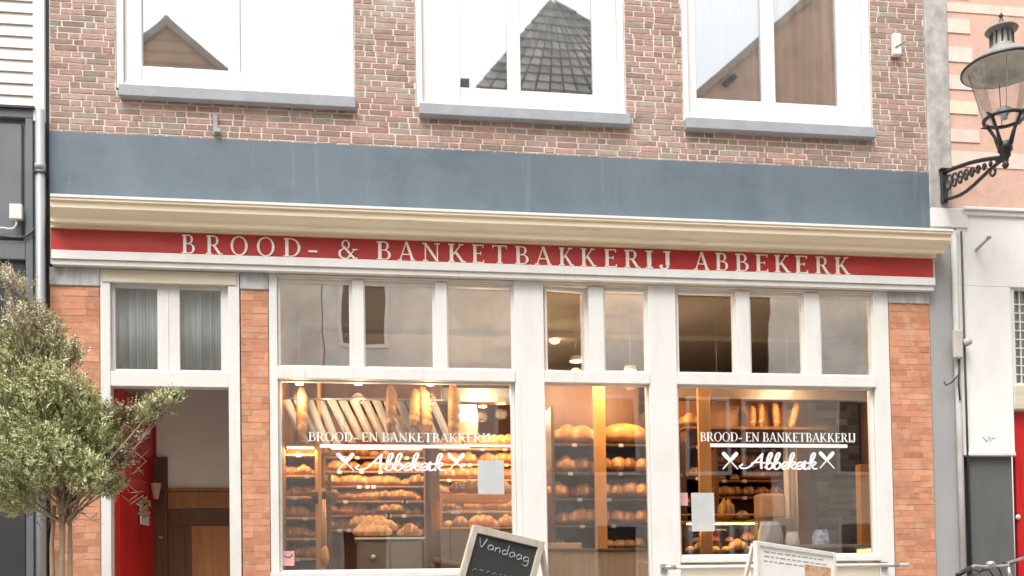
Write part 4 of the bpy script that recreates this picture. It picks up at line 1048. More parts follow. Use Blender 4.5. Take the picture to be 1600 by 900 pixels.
# ================================================================ HANDRAIL
hr_=thing('handrail','thin white handrail on grey end brackets across the right shop window','handrail',(X(1230,900,-.16),-.16,0))
ya=-.14
a=Vector((X(1042,888,ya),ya,Z(1200,885,ya))); b=Vector((X(1420,888,ya),ya,a.z))
mb=MB(); mb.tube([a,b],.017,12); mb.build('rail', M['white'], hr_)
mb=MB()
for q in (a,b-Vector((.18,0,0))):
    mb=MB(); mb.tube([q+Vector((.01,0,0)),q+Vector((.01,.12,0))],.015,8); mb.box(q.x-.02,q.x+.04,-.02,-.0055,q.z-.035,q.z+.035)
    mb.tube([q-Vector((.012,0,0)),q+Vector((.08,0,0))],.021,10); mb.build('bracket', M['steel'], hr_)
pass
mb=MB(); 
for t in (.33,.66): 
    q=a.lerp(b,t); mb.tube([q,Vector((q.x,q.y,0))],.015,8)
mb.build('post', M['white'], hr_)

# ================================================================ BICYCLE (handlebar visible)
YC=-1.2
hb=at(1575,880,YC)
bi=thing('bicycle','dark city bicycle whose handlebar shows before the grey plinth and red door','bicycle',(hb.x+.55,YC,0))
bx0=hb.x-.02
def wheel(cx):
    mb=MB(); n=40; pts=[(cx+.34*math.cos(2*PI*k/n),YC,.35+.34*math.sin(2*PI*k/n)) for k in range(n+1)]; mb.tube(pts,.02,8,cap=False); ty=mb.build('wheel', M['black'], bi)
    mb=MB(); pts=[(cx+.31*math.cos(2*PI*k/n),YC,.35+.31*math.sin(2*PI*k/n)) for k in range(n+1)]; mb.tube(pts,.012,6,cap=False)
    mb.tube([(cx,YC-.05,.35),(cx,YC+.05,.35)],.02,8); mb.build('rim', M['steel'], ty)
    mb=MB()
    for k in range(18):
        t=2*PI*k/18; mb.tube([(cx,YC+.02*(-1)**k,.35),(cx+.31*math.cos(t),YC,.35+.31*math.sin(t))],.0015,4)
    mb.build('spokes', M['steel'], ty)
wheel(bx0-.12); wheel(bx0+.95)
hz_=hb.z-.03
mb=MB(); hd=Vector((bx0+.05,YC,hz_-.16)); bb=Vector((bx0+.42,YC,.30)); st_=Vector((bx0+.62,YC,.80)); rw=Vector((bx0+.95,YC,.35)); fw_=Vector((bx0-.12,YC,.35))
for u,v,rd in ((hd,bb,.018),(hd-Vector((-.01,0,.1)),bb,.016),(bb,st_,.016),(bb,rw,.011),(st_-Vector((0,0,.1)),rw,.009),(hd+Vector((-.01,0,.04)),hd-Vector((.03,0,.16)),.02)): mb.tube([u,v],rd,8)
for s_ in (-1,1): mb.tube([hd-Vector((.03,0,.16))+Vector((0,.04*s_,0)),fw_+Vector((0,.045*s_,0))],.011,8)
mb.build('frame', M['dark2'], bi)
top=Vector((bx0+.02,YC,hz_))
mb=MB(); mb.tube([hd,top],.014,8)
gl=at(1508,893,YC-.25); gr=at(1600,868,YC+.28)
mb.tube([at(1500,897,YC-.3),at(1522,884,YC-.22),at(1545,886,YC-.12),top+Vector((0,0,.015)),at(1575,879,YC+.06),at(1612,868,YC+.2)],.013,10); mb.build('handlebar', M['steel'], bi)
mb=MB(); mb.tube([at(1570,881,YC+.05),at(1588,876,YC+.13)],.019,10); mb.build('grip', M['black'], bi); mb=MB(); mb.tube([at(1496,899,YC-.32),at(1516,887,YC-.24)],.019,10); mb.build('grip', M['black'], bi)
mb=MB()
for pts in (((1553,880),(1562,890),(1566,902),(1560,915)),((1518,888),(1530,893),(1545,890),(1552,900)),((1540,884),(1530,896),(1512,900))): mb.tube([at(*p,YC-.08) for p in pts],.006,6)
mb.build('brake_cable', M['black'], bi)
mb=MB(); q=at(1548,882,YC-.12); mb.lathe([(0,.03),(.02,.028),(.035,.012),(.037,0),(.03,-.012),(0,-.014)],q,14); mb.build('bell', M['steel'], bi)
mb=MB(); mb.tube([st_,st_+Vector((.03,0,.12))],.012,8); mb.box(st_.x-.1,st_.x+.16,YC-.07,YC+.07,st_.z+.12,st_.z+.17); mb.build('saddle', M['black'], bi, .02, 2)
mb=MB(); mb.tube([bb-Vector((0,.09,.0)),bb+Vector((0,.09,0))],.012,8); mb.bar(bb-Vector((0,.07,0)),bb+Vector((.12,-.07,-.12)),.02,.01); mb.bar(bb+Vector((0,.07,0)),bb+Vector((-.12,.07,.12)),.02,.01); mb.build('crank', M['steel'], bi)
# ================================================================ INTERIOR
ORD=['first','second','third','fourth','fifth','sixth','seventh','eighth','ninth','tenth','eleventh','twelfth','thirteenth','fourteenth','fifteenth','sixteenth']
rb=random.Random(12)
def bread_mesh(name, L, W, H, score=5, taper=1.0, col=(.50,.21,.055), pale=(.74,.46,.20), seed=0, cls=0, tilt=.5):
    """crusty loaf along X, flat underneath, slashed across the top"""
    nu, nv = 36, 16; vs=[]; cols=[]; off=Vector((seed*7.1,seed*3.3,0))
    for i in range(nu+1):
        t=i/nu; s=(1-abs(2*t-1)**(2.6*taper))**.55 if 0<t<1 else .0
        for k in range(nv):
            a=2*PI*k/nv; y=math.cos(a); z=math.sin(a)
            zz=z if z>0 else z*.45
            r_=1+.05*noise.noise(Vector((t*4,y*2,z*2))+off)
            sc=0
            if score and z>.05:
                ph=(t*score - y*tilt*.5)%1; d=abs(ph-.5)*2; sc=max(0,1-d*2.4); r_-=.16*sc*(z)
                r_+=.09*(d)*z
            vs.append(Vector(((t-.5)*L, y*W/2*s*r_, H*.31+zz*H*.69*s*r_))); cols.append((sc,z))
    mb=MB()
    fs=[];fc=[]
    for i in range(nu):
        for k in range(nv):
            k2=(k+1)%nv; f=(i*nv+k,i*nv+k2,(i+1)*nv+k2,(i+1)*nv+k); fs.append(f); sc=cols[f[0]][0]
            c=Vector(col).lerp(Vector(pale),min(1,sc*.9)+0); fc.append(tuple(c*rb.uniform(.9,1.1)))
    b=0; mb.v=[tuple(v) for v in vs]; mb.f=fs; mb.c=fc; mb.m=[0]*len(fs); mb.sm=[True]*len(fs)
    o=mb.build(name, M['bread'], None); me=o.data; bpy.data.objects.remove(o); return me
BM={
 'loaf':[bread_mesh('loaf',.34,.16,.13,4,seed=1),bread_mesh('loaf',.32,.17,.12,3,seed=2,col=(.42,.17,.045)),bread_mesh('loaf',.33,.15,.13,5,seed=3,col=(.55,.26,.08))],
 'big':[bread_mesh('loaf',.44,.22,.17,0,seed=4,col=(.55,.26,.075)),bread_mesh('loaf',.40,.20,.15,3,seed=5,col=(.50,.22,.06))],
 'boule':[bread_mesh('round_loaf',.20,.20,.13,2,.7,seed=6,col=(.44,.2,.06)),bread_mesh('round_loaf',.19,.18,.12,3,.7,seed=7,col=(.36,.15,.05),pale=(.7,.5,.3))],
 'roll':[bread_mesh('bread_roll',.13,.09,.07,1,.8,seed=8,col=(.58,.3,.10)),bread_mesh('bread_roll',.12,.10,.075,2,.8,seed=9,col=(.45,.2,.06)),bread_mesh('bread_roll',.11,.09,.07,0,.8,seed=10,col=(.62,.38,.16))],
 'bag':[bread_mesh('baguette',.52,.075,.07,6,1.6,seed=11,col=(.68,.36,.13)),bread_mesh('baguette',.50,.07,.065,5,1.6,seed=12,col=(.60,.29,.10))],
 'twist':[bread_mesh('plaited_loaf',.36,.12,.11,6,1.3,seed=13,col=(.46,.18,.04),pale=(.78,.45,.16),tilt=1.2),bread_mesh('plaited_loaf',.34,.12,.12,5,1.3,seed=14,col=(.50,.2,.05),tilt=1.2)],
 'red':[bread_mesh('berry_cake',.15,.12,.09,0,.8,seed=15,col=(.40,.02,.04))],
}
KN={'loaf':('loaf_of_bread','loaf'),'big':('large_loaf','loaf'),'boule':('round_loaf','loaf'),'roll':('bread_roll','roll'),'bag':('baguette','baguette'),'twist':('plaited_loaf','loaf'),'red':('berry_cake','cake')}
DN={'loaf':'slashed golden loaf','big':'large smooth golden loaf','boule':'round crusty loaf','roll':'small pale roll','bag':'long baguette','twist':'golden plaited loaf','red':'dark red berry cake'}
def bread(kind, p, label, rz=0, s=1, group=None, rx=0, ry=0):
    o=bpy.data.objects.new(KN[kind][0], rb.choice(BM[kind])); C.objects.link(o); o.location=p
    o.rotation_euler=(rx,ry,rz+rb.uniform(-.06,.06)); o.scale=(s*rb.uniform(.95,1.05),)*3
    tag(o,label,KN[kind][1],group); return o
def row(kinds, px0, px1, py, Y, where, s=1, rz=None, group='loaves on the bakery shelves'):
    """breads side by side standing on a shelf whose surface is at photo height py"""
    n=len(kinds); cnt={}
    for i,k in enumerate(kinds):
        px=px0+(px1-px0)*(i+.5)/n; z=at((px0+px1)/2,py,Y).z; p=Vector((X(px,py,Y),Y+rb.uniform(-.02,.02),z+.002))
        cnt[k]=cnt.get(k,0)+1; tot=kinds.count(k)
        lab=(f'{ORD[cnt[k]-1]} {DN[k]} from left, {where}' if tot>1 else f'{DN[k]}, {where}')
        bread(k,p,lab,(rz if rz is not None else rb.uniform(-.3,.3)),s,group)

# --- bread rack behind the glazed door
Yr=.95
rk=thing('bread_rack','dark wooden bread rack with two bays behind the central glazed door','rack',(X(935,800,Yr),Yr,FL))
ra,rm,rz_=X(862,700,Yr),X(940,700,Yr),X(1012,700,Yr)
shelf_px=[697,741,781,822,858]
mb=MB()
for x in (ra-.03,rz_): mb.box(x,x+.03,Yr-.14,Yr+.3,FL,Z(930,640,Yr))
mb.build('upright', M['shelf'], rk)
for i,py_ in enumerate(shelf_px):
    zz=Z(935,py_,Yr); sf=MB().box(ra,rz_,Yr-.14,Yr+.3,zz-.022,zz).build('shelf', M['shelf'], rk, .002)
    for q in range(2): xq=ra+.1+.4*q+.15*rb.random(); MB().box(xq,xq+.045,Yr-.144,Yr-.1405,zz-.030,zz+.002).build('price_tag',M['paper'],sf)
MB().box(ra,rz_,Yr+.3,Yr+.32,FL,Z(930,600,Yr)+.2).build('back_panel', M['darkwood'], rk)
tag(MB().box(X(928,700,Yr-.2),X(946,700,Yr-.2),Yr-.22,Yr-.18,FL,RZ-.12).build('wooden_post', M['warmwood'],None,.004),'bright honey wooden post in front of the bread rack behind the central door','post')
W_=['top shelf','second shelf','third shelf','fourth shelf','lowest shelf']
Rr='right bay of central rack'; Ll='left bay of central rack'
row(['big'],950,1006,shelf_px[0]-1,Yr,f'{W_[0]} {Rr}',1.25,.35)
row(['twist','loaf','twist','twist'],940,1016,shelf_px[1]-1,Yr,f'{W_[1]} {Rr}',1.22,1.05)
row(['loaf','twist','loaf','twist'],940,1016,shelf_px[2]-1,Yr,f'{W_[2]} {Rr}',1.22,1.05)
row(['twist','loaf','twist','twist'],940,1014,shelf_px[3]-1,Yr,f'{W_[3]} {Rr}',1.18,1.05)
row(['roll','roll','roll','roll'],945,1006,shelf_px[4]-1,Yr-.04,f'{W_[4]} {Rr}',1.3,.7)
row(['big'],868,930,shelf_px[0]-1,Yr,f'{W_[0]} {Ll}',1.3,.05)
row(['roll','boule','roll','boule','roll'],862,932,shelf_px[1]-1,Yr,f'{W_[1]} {Ll}',1.3)
row(['boule','roll','red','boule','roll'],864,932,shelf_px[2]-1,Yr,f'{W_[2]} {Ll}',1.3)
row(['boule','big'],858,940,shelf_px[3]-1,Yr,f'{W_[3]} {Ll}',1.15,.15)
row(['boule'],862,880,shelf_px[4]-1,Yr,f'{W_[4]} {Ll}',.8)
# low counter in front, receding to the right
ca=at(850,858,.30); cb=at(1020,873,1.0)
mb=MB(); zt3=ca.z
def quadbox(mb,a,b,dy,z0,z1):
    vs=[(a.x,a.y,z0),(b.x,b.y,z0),(b.x,b.y+dy,z0),(a.x,a.y+dy,z0),(a.x,a.y,z1),(b.x,b.y,z1),(b.x,b.y+dy,z1),(a.x,a.y+dy,z1)]
    mb.add(vs,[(0,3,2,1),(4,5,6,7),(0,1,5,4),(1,2,6,5),(2,3,7,6),(3,0,4,7)])
ct=thing('low_counter','pale oak counter front below the bread rack behind the central door','counter',(ca.x,.5,FL))
quadbox(mb,Vector((ca.x,.22,0)),Vector((cb.x,.32,0)),.3,FL,zt3-.03); mb.build('front_panel', M['palewood'], ct, .003)
mb=MB(); quadbox(mb,Vector((ca.x,.20,0)),Vector((cb.x,.30,0)),.32,zt3-.029,zt3); mb.build('worktop', M['darkwood'], ct, .003)
tg=MB(); tg.box(X(857,850,.3),X(908,850,.3),.28,.46,zt3+.001,zt3+.055); tag(tg.build('pastry_box', M['terracotta'],None,.004),'flat beige cardboard box lying on the low counter by the central door','box')

# --- left window: shelf unit at the far left
def unit(name,label,px0,px1,pys,Y,ztop,mat='shelf',depth=.3):
    t=thing(name,label,'shelf',((X(px0,700,Y)+X(px1,700,Y))/2,Y,FL))
    a,b=X(px0,700,Y),X(px1,700,Y); mb=MB()
    for x in (a,b-.025): mb.box(x,x+.025,Y-.12,Y+depth,FL,ztop)
    mb.build('upright',M[mat],t)
    for py in pys:
        z=at((px0+px1)/2,py,Y).z; sf=MB().box(a+.026,b-.026,Y-.12,Y+depth,z-.02,z).build('shelf',M[mat],t,.002)
        for q in range(max(1,int((b-a)/.28))):
            xq=a+.06+(b-a-.12)*rb.random(); MB().box(xq,xq+.045,Y-.124,Y-.1205,z-.030,z+.004).build('price_tag',M['paper'],sf)
    MB().box(a+.026,b-.026,Y+depth-.02,Y+depth,FL,ztop).build('back_panel',M['panelwood'],t)
    return t
Y1=.75
RK=['roll','boule','loaf','twist','roll','boule','roll','loaf']
def fill(n,seed_):
    q=random.Random(seed_); return [q.choice(RK) for _ in range(n)]
LV=['top','second','third','fourth','fifth','sixth','seventh']
def stock(name,lab,px0,px1,pys,Y,ztop,mat,n,where,s,seed_,depth=.3):
    unit(name,lab,px0,px1,pys,Y,ztop,mat,depth)
    for i,py in enumerate(pys): row(fill(n,seed_+i),px0+4,px1-4,py-1,Y-.02,f"{LV[i]} board {where}",s*rb.uniform(.9,1.1))
stock('bread_shelf','honey coloured bread shelf at the left edge of the large shop window',441,497,[712,745,778,810,842,873],Y1,Z(470,692,Y1),'warmwood',4,"at large window's left edge",.9,3)
Y2=1.9
stock('bread_shelf','wide bread shelf at the back between the two brown posts of the large window',505,664,[716,738,761,784,806,828],Y2,Z(600,640,Y2),'panelwood',9,'of wide shelf above grey cabinet',1.0,30)
Y3=2.6
stock('bread_shelf','light bread shelf at the back right of the large window above the glass counter',672,806,[703,727,751,776,800],Y3,Z(740,680,Y3),'warmwood',8,'behind glass display counter',1.12,60)
# hanging baguettes and posts
Yh=.34
for px,w_,py0,py1,lab in ((463,10,602,690,'baguette hanging upright near the left edge of the large window'),(603,15,600,678,'thick baguette hanging upright before the reflection sleeves in mid window'),(640,13,606,668,'left baguette of the crossed hanging pair in the large window'),(656,12,604,680,'right baguette of the crossed hanging pair in the large window'),(700,14,598,685,'darkest hanging baguette right of the reflection sleeves')):
    z0,z1=Z(px,py1,Yh),Z(px,py0,Yh); L=(z1-z0)
    o=bread('bag',Vector((X(px,650,Yh),Yh,(z0+z1)/2)),lab,0,1,'baguettes hanging in the large window',0,PI/2+(.10 if px==640 else -.08 if px==656 else .02))
    o.scale=(L/.51,1.5,1.5)
for px,wp_,Y,ya,yb_,mat,lab in ((499,5,.5,598,890,'warmwood','slim pale wooden pole behind the left part of the large window'),(514,6,.62,740,885,'darkwood','dark thin pole left of the grey cabinet in the large window'),(668,9,.60,598,888,'darkwood','dark brown post between cabinet and glass counter'),(679,14,.70,700,886,'panelwood','brown wooden column beside the dark post in the large window')):
    tag(MB().box(X(px-wp_/2,700,Y),X(px+wp_/2,700,Y),Y-.015,Y+.02,FL,Z(px,ya,Y)).build('wooden_post',M[mat],None,.003),lab,'post')
# ladle-like peel standing at the left
pl=thing('baker_peel','long wooden baker peel standing upright left of the grey cabinet','baker peel',(X(507,890,.5),.5,FL))
mb=MB(); mb.tube([(X(506,890,.5),.48,FL+.02),at(506,862,.48)],.014,8); mb.tube([at(506,862,.48),at(506,780,.48)],[.03,.018],8); mb.build('handle',M['warmwood'],pl)
p=at(507,868,.47); mb=MB(); mb.lathe([(0,-.10),(.035,-.08),(.045,-.02),(.035,.05),(.015,.09)],p,14); mb.build('blade',M['warmwood'],pl)
# added rail and slanting sleeves standing in for a striped reflection in the glass
ys_=.48
za_,zb3=Z(560,624,ys_),Z(560,690,ys_)
tag(MB().tube([(X(440,625,ys_),ys_,za_),(X(692,625,ys_),ys_,za_)],.012,8).build('rail',M['steel'],None),'thin added steel rail carrying the reflection sleeves','rail')
smesh=None
for k in range(14):
    px=447+k*17.6; x=X(px,625,ys_)
    if smesh is None:
        h=za_-zb3; mb=MB(); wv=.040
        vs=[]; 
        for q in range(7):
            t=q/6; cx=t*.17*1.0; ww=wv*(1-.12*t); th=.018*(.3+math.sin(t*PI*.9))
            for u,v in ((-ww,0),(-ww*.3,-th),(ww*.4,-th*.9),(ww,0),(ww*.3,th),(-ww*.4,th)): vs.append((cx+u,v,-t*h))
        fs=[(q*6+a,q*6+(a+1)%6,(q+1)*6+(a+1)%6,(q+1)*6+a) for q in range(6) for a in range(6)]+[tuple(range(6)),tuple(range(41,35,-1))]
        mb.add(vs,fs); o=mb.build('reflection_sleeve',M['bagpaper'],None); smesh=o.data; bpy.data.objects.remove(o)
    o=bpy.data.objects.new('reflection_sleeve',smesh); C.objects.link(o); o.location=(x,ys_+.02*(k%2),za_-.01); o.scale=(1,1,rb.uniform(.93,1.05)); o.rotation_euler=(0,rb.uniform(-.05,.08),rb.uniform(-.2,.2))
    tag(o,f'{ORD[k]} slanting grey white sleeve from the left, standing in for a reflection','paper sleeve','reflection sleeves on the window rail')
# second lower row of small white bags
zb4=Z(560,690,1.1)
# cabinet with big baguettes
Yc=.5
cb_=thing('cabinet','taupe two door cabinet with a round white knob low in the large window','cabinet',(X(612,880,Yc),Yc,FL))
x0_,x1_=X(558,870,Yc),X(660,870,Yc); zc1=Z(610,840,Yc)
MB().box(x0_,x1_,Yc,Yc+.5,FL,zc1-.02).build('carcass',M['greycab'],cb_,.004)
MB().box(x0_-.02,x1_+.02,Yc-.03,Yc+.5,zc1-.019,zc1).build('top',M['plastic'],cb_,.004)
for a,b in ((x0_+.02,(x0_+x1_)/2-.006),((x0_+x1_)/2+.006,x1_-.02)): MB().box(a,b,Yc-.018,Yc-.001,FL+.05,zc1-.04).build('door',M['greycab'],cb_,.005)
mb=MB(); mb.lathe([(0,-.022),(.018,-.012),(.022,0),(.018,.012),(0,.022)],at(583,870,Yc-.035),14); mb.build('knob',M['decal'],cb_)
for i,(px,py,dx) in enumerate(((582,838,0),(590,830,.05),(577,824,-.02))):
    o=bread('bag',at(px,py,Yc+.1+.05*i),['front','middle','topmost'][i]+' fat baguette lying across the taupe cabinet',.0,1,'baguettes on the cabinet'); o.scale=(.72,1.6,1.5)
row(['roll','boule','roll'],622,660,838,Yc+.12,'on the right end of the taupe cabinet',.9)
# basket left with grey-brown bread
bs=thing('wicker_basket','dark wicker basket of rolls on a stand left in the large window','basket',tuple(at(506,788,.7)))
mb=MB(); p=at(506,788,.7); mb.lathe([(.0,0),(.10,0),(.15,.10),(.145,.105),(.10,.012)],p,20); mb.build('bowl',M['darkwood'],bs)
mb=MB(); mb.tube([p,(p.x,p.y,FL)],.02,8); mb.build('stand',M['panelwood'],bs)
for i in range(4): bread('roll',p+Vector((-.08+.055*i,-.02+.03*(i%2),.055+.02*(i%2))),f'{ORD[i]} roll from the left in the dark wicker basket',.6*i,1.0,'rolls in the wicker basket')
# glass display counter
Yg=.55
gc=thing('display_counter','honey wood framed glass display counter right in the large window','counter',(X(722,880,Yg),Yg,FL))
x0_,x1_=X(688,800,Yg),X(803,800,Yg); z1_,z0_=Z(745,772,Yg),Z(745,824,Yg)
MB().box(x0_,x1_,Yg,Yg+.45,FL,z0_-.02).build('carcass',M['greycab'],gc,.004)
MB().box(x0_,x1_,Yg-.01,Yg+.46,z0_-.019,z0_).build('shelf',M['warmwood'],gc,.003)
mb=MB(); mb.box(x0_,x1_,Yg,Yg+.45,z1_-.045,z1_)
for x in (x0_,x1_-.02): mb.box(x,x+.02,Yg+.002,Yg+.02,z0_+.0005,z1_-.046)
mb.build('top',M['warmwood'],gc,.003)
MB().box(x0_+.021,x1_-.021,Yg+.004,Yg+.007,z0_+.001,z1_-.047).build('pane',M['glass'],gc)
row(['roll','boule','roll','loaf','roll','boule'],692,800,823,Yg+.2,'inside the glass display counter',.85)
row(['boule','loaf'],705,745,771,Yg+.2,'on top of the glass display counter',.9)
bs2=thing('bread_basket','pale round basket on the right end of the glass display counter','basket',tuple(at(785,771,Yg+.15)))
mb=MB(); p=at(785,771,Yg+.15); mb.lathe([(0,0),(.09,0),(.12,.07),(.112,.07),(.085,.01)],p,20); mb.build('bowl',M['terracotta'],bs2)
bread('boule',p+Vector((0,0,.03)),'round loaf in the pale basket on the display counter',0,.8)
# notices on the glass
def sheet(pxa,pxb,pya,pyb,lab,mat,name='paper_notice',lines=0,cat='notice'):
    Yn=.0680; a=at(pxa,pya,Yn); b=at(pxb,pyb,Yn)
    o=MB().box(a.x,b.x,Yn,Yn+.001,b.z,a.z).build(name,M[mat],None); tag(o,lab,cat)
    if lines:
        mb=MB()
        for k in range(lines):
            z=a.z-(a.z-b.z)*(.12+.76*k/lines); mb.box(a.x+.03,a.x+(b.x-a.x)*rb.uniform(.6,.86),Yn-.0010,Yn-.0002,z-.003,z)
        t=mb.build('text_line',paint('faint_print',(.52,.52,.5)),o); t.parent=o
    return o
sheet(746,788,719,772,'blank pale paper sheet taped on the large left window','paper')
sheet(1080,1117,770,830,'white printed notice taped on the right window','paper',lines=9)
sheet(1063,1075,770,790,'tiny pink card beside the white notice in the right window','pink')
Yn=.0680
o=sheet(441,460,861,884,'small pink sticker with a dark smile line in the lower left window corner','pink','window_sticker',cat='sticker')
mb=MB(); pts=[at(*p,Yn-.002) for p in ((444,868),(449,871),(454,870),(457,866))]; mb.tube(pts,.003,5); s2=mb.build('smile_line',M['chalk'],o)

# grey shop back part with menu screen
ms=thing('menu_screen','pale menu screen on the back wall right in the large window','screen',tuple(at(732,665,3.0)))
a=at(704,631,3.0); b=at(745,680,3.0)
MB().box(a.x-.02,b.x+.02,3.0,3.05,b.z-.02,a.z+.02).build('housing',M['dark2'],ms,.004)
MB().box(a.x,b.x,2.992,2.9995,b.z+(a.z-b.z)*.45,a.z).build('display',emis('screen_light',(.80,.86,.92),.45),ms)
MB().box(a.x,b.x,2.991,2.9985,b.z,b.z+(a.z-b.z)*.45-.001).build('picture',paint('pink_cake_picture',(.62,.30,.28),(.4,.16,.1),.6,(1,1,1),8,.4,.6),ms)
# bulkheads and beams
tag(MB().box(X(436,620,1.3),X(690,620,1.3),1.3,1.45,Z(560,626,1.3),Z(560,603,1.3)+.06).build('wooden_beam',M['panelwood'],None,.004),'brown wooden beam above the reflection sleeves in the large window','beam')
tag(MB().box(X(690,620,1.6)+.01,X(806,620,1.6),1.6,1.75,Z(750,628,1.6),Z(750,606,1.6)).build('dark_beam',M['dark'],None,.004),'dark grey beam at the upper right of the large window','beam')
tag(MB().box(X(1058,615,.8),X(1364,615,.8),.8,.95,Z(1200,624,.8),Z(1200,607,.8)).build('taupe_beam',M['greycab'],None,.004),'taupe beam across the top of the right window','beam')
# brown tall cupboard seen through the first transom
tag(MB().box(X(448,500,1.2),X(500,500,1.2),1.2,1.6,Z(470,598,1.2),RZ-.11).build('tall_cupboard',M['panelwood'],None,.005),'brown cupboard panel seen through the leftmost shop transom','cupboard')
# --- right window
Y5=.5
tag(MB().box(X(1091,700,Y5),X(1110,700,Y5),Y5-.02,Y5+.02,FL,Z(1100,590,Y5)).build('wooden_post',M['warmwood'],None,.004),'bright honey wooden post behind the left part of the right window','post')
Y6=1.0
sh=thing('wall_shelf','brown wall shelf carrying upright baguettes in the right window','shelf',tuple(at(1170,672,Y6)))
a=X(1064,670,Y6); b=X(1290,670,Y6); z=Z(1170,669,Y6)
MB().box(a,b,Y6-.1,Y6+.12,z-.03,z).build('board',M['panelwood'],sh,.003)
MB().box(a,b-.35,Y6+.14,Y6+.17,Z(1170,690,Y6),Z(1170,620,Y6)).build('back_panel',M['panelwood'],sh)
mb=MB(); mb.box(a+.02,a+.05,Y6-.02,Y6+.1,z-.15,z-.031); mb.box(b-.05,b-.02,Y6-.02,Y6+.1,z-.15,z-.031); mb.build('bracket',M['panelwood'],sh)
for i,(px,py,t,lab) in enumerate(((1171,633,0,'first short baguette standing upright on the brown wall shelf'),(1184,627,.05,'second upright baguette, touching the first, on the brown wall shelf'),(1207,628,-.06,'paler upright baguette alone on the brown wall shelf'),(1236,626,.28,'tilted greyish baguette at the right of the brown wall shelf'))):
    top=Z(px,py,Y6); L=top-z; o=bread('bag',Vector((X(px,650,Y6),Y6,(z+top)/2)),lab,0,1,'upright baguettes on the wall shelf',0,PI/2+t); o.scale=(L/.51,1.05,1.05)
row(['boule'],1064,1090,668,Y6-.02,'at the left end of the brown wall shelf',1.1)
unit('bread_shelf','small dark bread shelf left of the honey post in the right window',1062,1092,[700,748,790],Y6+.1,Z(1075,690,Y6),'shelf')
for i,py in enumerate((747,789)): row(['roll','boule'],1064,1092,py,Y6+.06,f"{['upper','lower'][i]} board of small dark shelf, right window",.9)
unit('bread_shelf','wide brown bread shelf behind the lettering of the right window',1112,1225,[705,728,752,778],1.5,Z(1170,690,1.5),'panelwood')
for i,py in enumerate((704,727,751,777)): row(fill(5,90+i),1116,1222,py,1.46,f"{LV[i]} board of wide brown shelf, right window",.95)
# glass case of the right window
Yk=.45
rc=thing('display_case','low glass display case with a pale top edge in the right window','display case',(X(1125,860,Yk),Yk,FL))
x0_,x1_=X(1064,850,Yk),X(1185,850,Yk); zt4,zb5=Z(1130,814,Yk),Z(1130,866,Yk)
MB().box(x0_,x1_,Yk,Yk+.4,FL,zb5-.012).build('carcass',M['greycab'],rc)
MB().box(x0_,x1_,Yk-.006,Yk+.405,zb5-.011,zb5).build('tray',M['dark2'],rc)
mb=MB(); mb.box(x0_,x1_,Yk,Yk+.4,zt4-.014,zt4); mb.box(x0_,x1_,Yk,Yk+.012,Z(1130,803,Yk)-.012,Z(1130,803,Yk))
for x in (x0_,x1_-.012): mb.box(x,x+.012,Yk,Yk+.012,zb5+.001,zt4-.0145)
mb.build('rail',M['warmwood'],rc,.002)
MB().box(x0_+.013,x1_-.013,Yk+.003,Yk+.006,zb5+.001,zt4-.015).build('pane',M['glass'],rc)
row(['roll','boule','roll','roll','boule','roll'],1068,1182,864,Yk+.12,'front of low display case, right window',.95)
row(['roll','red','roll','boule'],1075,1180,848,Yk+.3,'back of low display case, right window',.8)
o=bread('big',at(1135,813,Yk+.2),'tall bright golden loaf beside the white notice on the display case',0,1.0); o.scale=(.42,.9,1.35)
bread('boule',at(1160,813,Yk+.18),'brown round loaf right of the golden loaf on the display case',.4,.8)
# peach bread dome and bags
dm=MB(); p=at(1203,812,1.0); dm.box(p.x-.14,p.x+.14,p.y-.09,p.y+.09,p.z,p.z+.26); tag(dm.build('bread_bin',M['terracotta'],None,.03,3,origin=tuple(p)),'peach boxy bread bin behind the white paper bags','bread bin')
tag(MB().box(X(1180,860,.85),X(1240,860,.85),.85,1.25,FL,p.z-.002).build('side_table',M['greycab'],None,.004),'taupe side cabinet carrying the peach bread bin','cabinet')
def bag(px,py,w_,h_,Y,mat,lab,name='paper_bag'):
    c=at(px,py,Y); mb=MB(); n=14; vs=[]
    for j,(t,s_) in enumerate(((0,1),(.25,1.02),(.6,.92),(.85,.76),(.93,.70),(1,.74))):
        for k in range(n):
            a=2*PI*k/n; rr=1+.10*noise.noise(Vector((math.cos(a)*2+px,math.sin(a)*2,t*3)))+.06*(-1)**k*(t)
            vs.append((c.x+w_/2*s_*rr*math.cos(a), Y+w_*.3*s_*rr*math.sin(a), c.z+h_*t))
    fs=[(j*n+k,j*n+(k+1)%n,(j+1)*n+(k+1)%n,(j+1)*n+k) for j in range(5) for k in range(n)]+[tuple(range(n-1,-1,-1)),tuple(range(5*n,6*n))]
    mb.add(vs,fs,None,False); return tag(mb.build(name,M[mat],None,origin=tuple(c)),lab,'bag')
lg=Z(1260,853,.4)
tag(MB().box(X(1186,860,.3)+.01,X(1366,860,.3),.16,.62,lg-.03,lg).build('window_ledge',M['greycab'],None,.004),'taupe ledge inside the right window under the paper bags','ledge')
bag(1204,852,.25,.23,.36,'paper','large white paper bag with folded top behind the menu board')
bag(1238,852,.14,.13,.40,'plastic','small cream paper bag between the large bag and the blue one')
bag(1283,852,.17,.15,.34,'bluebag','blue and white crumpled bag on the ledge of the right window')
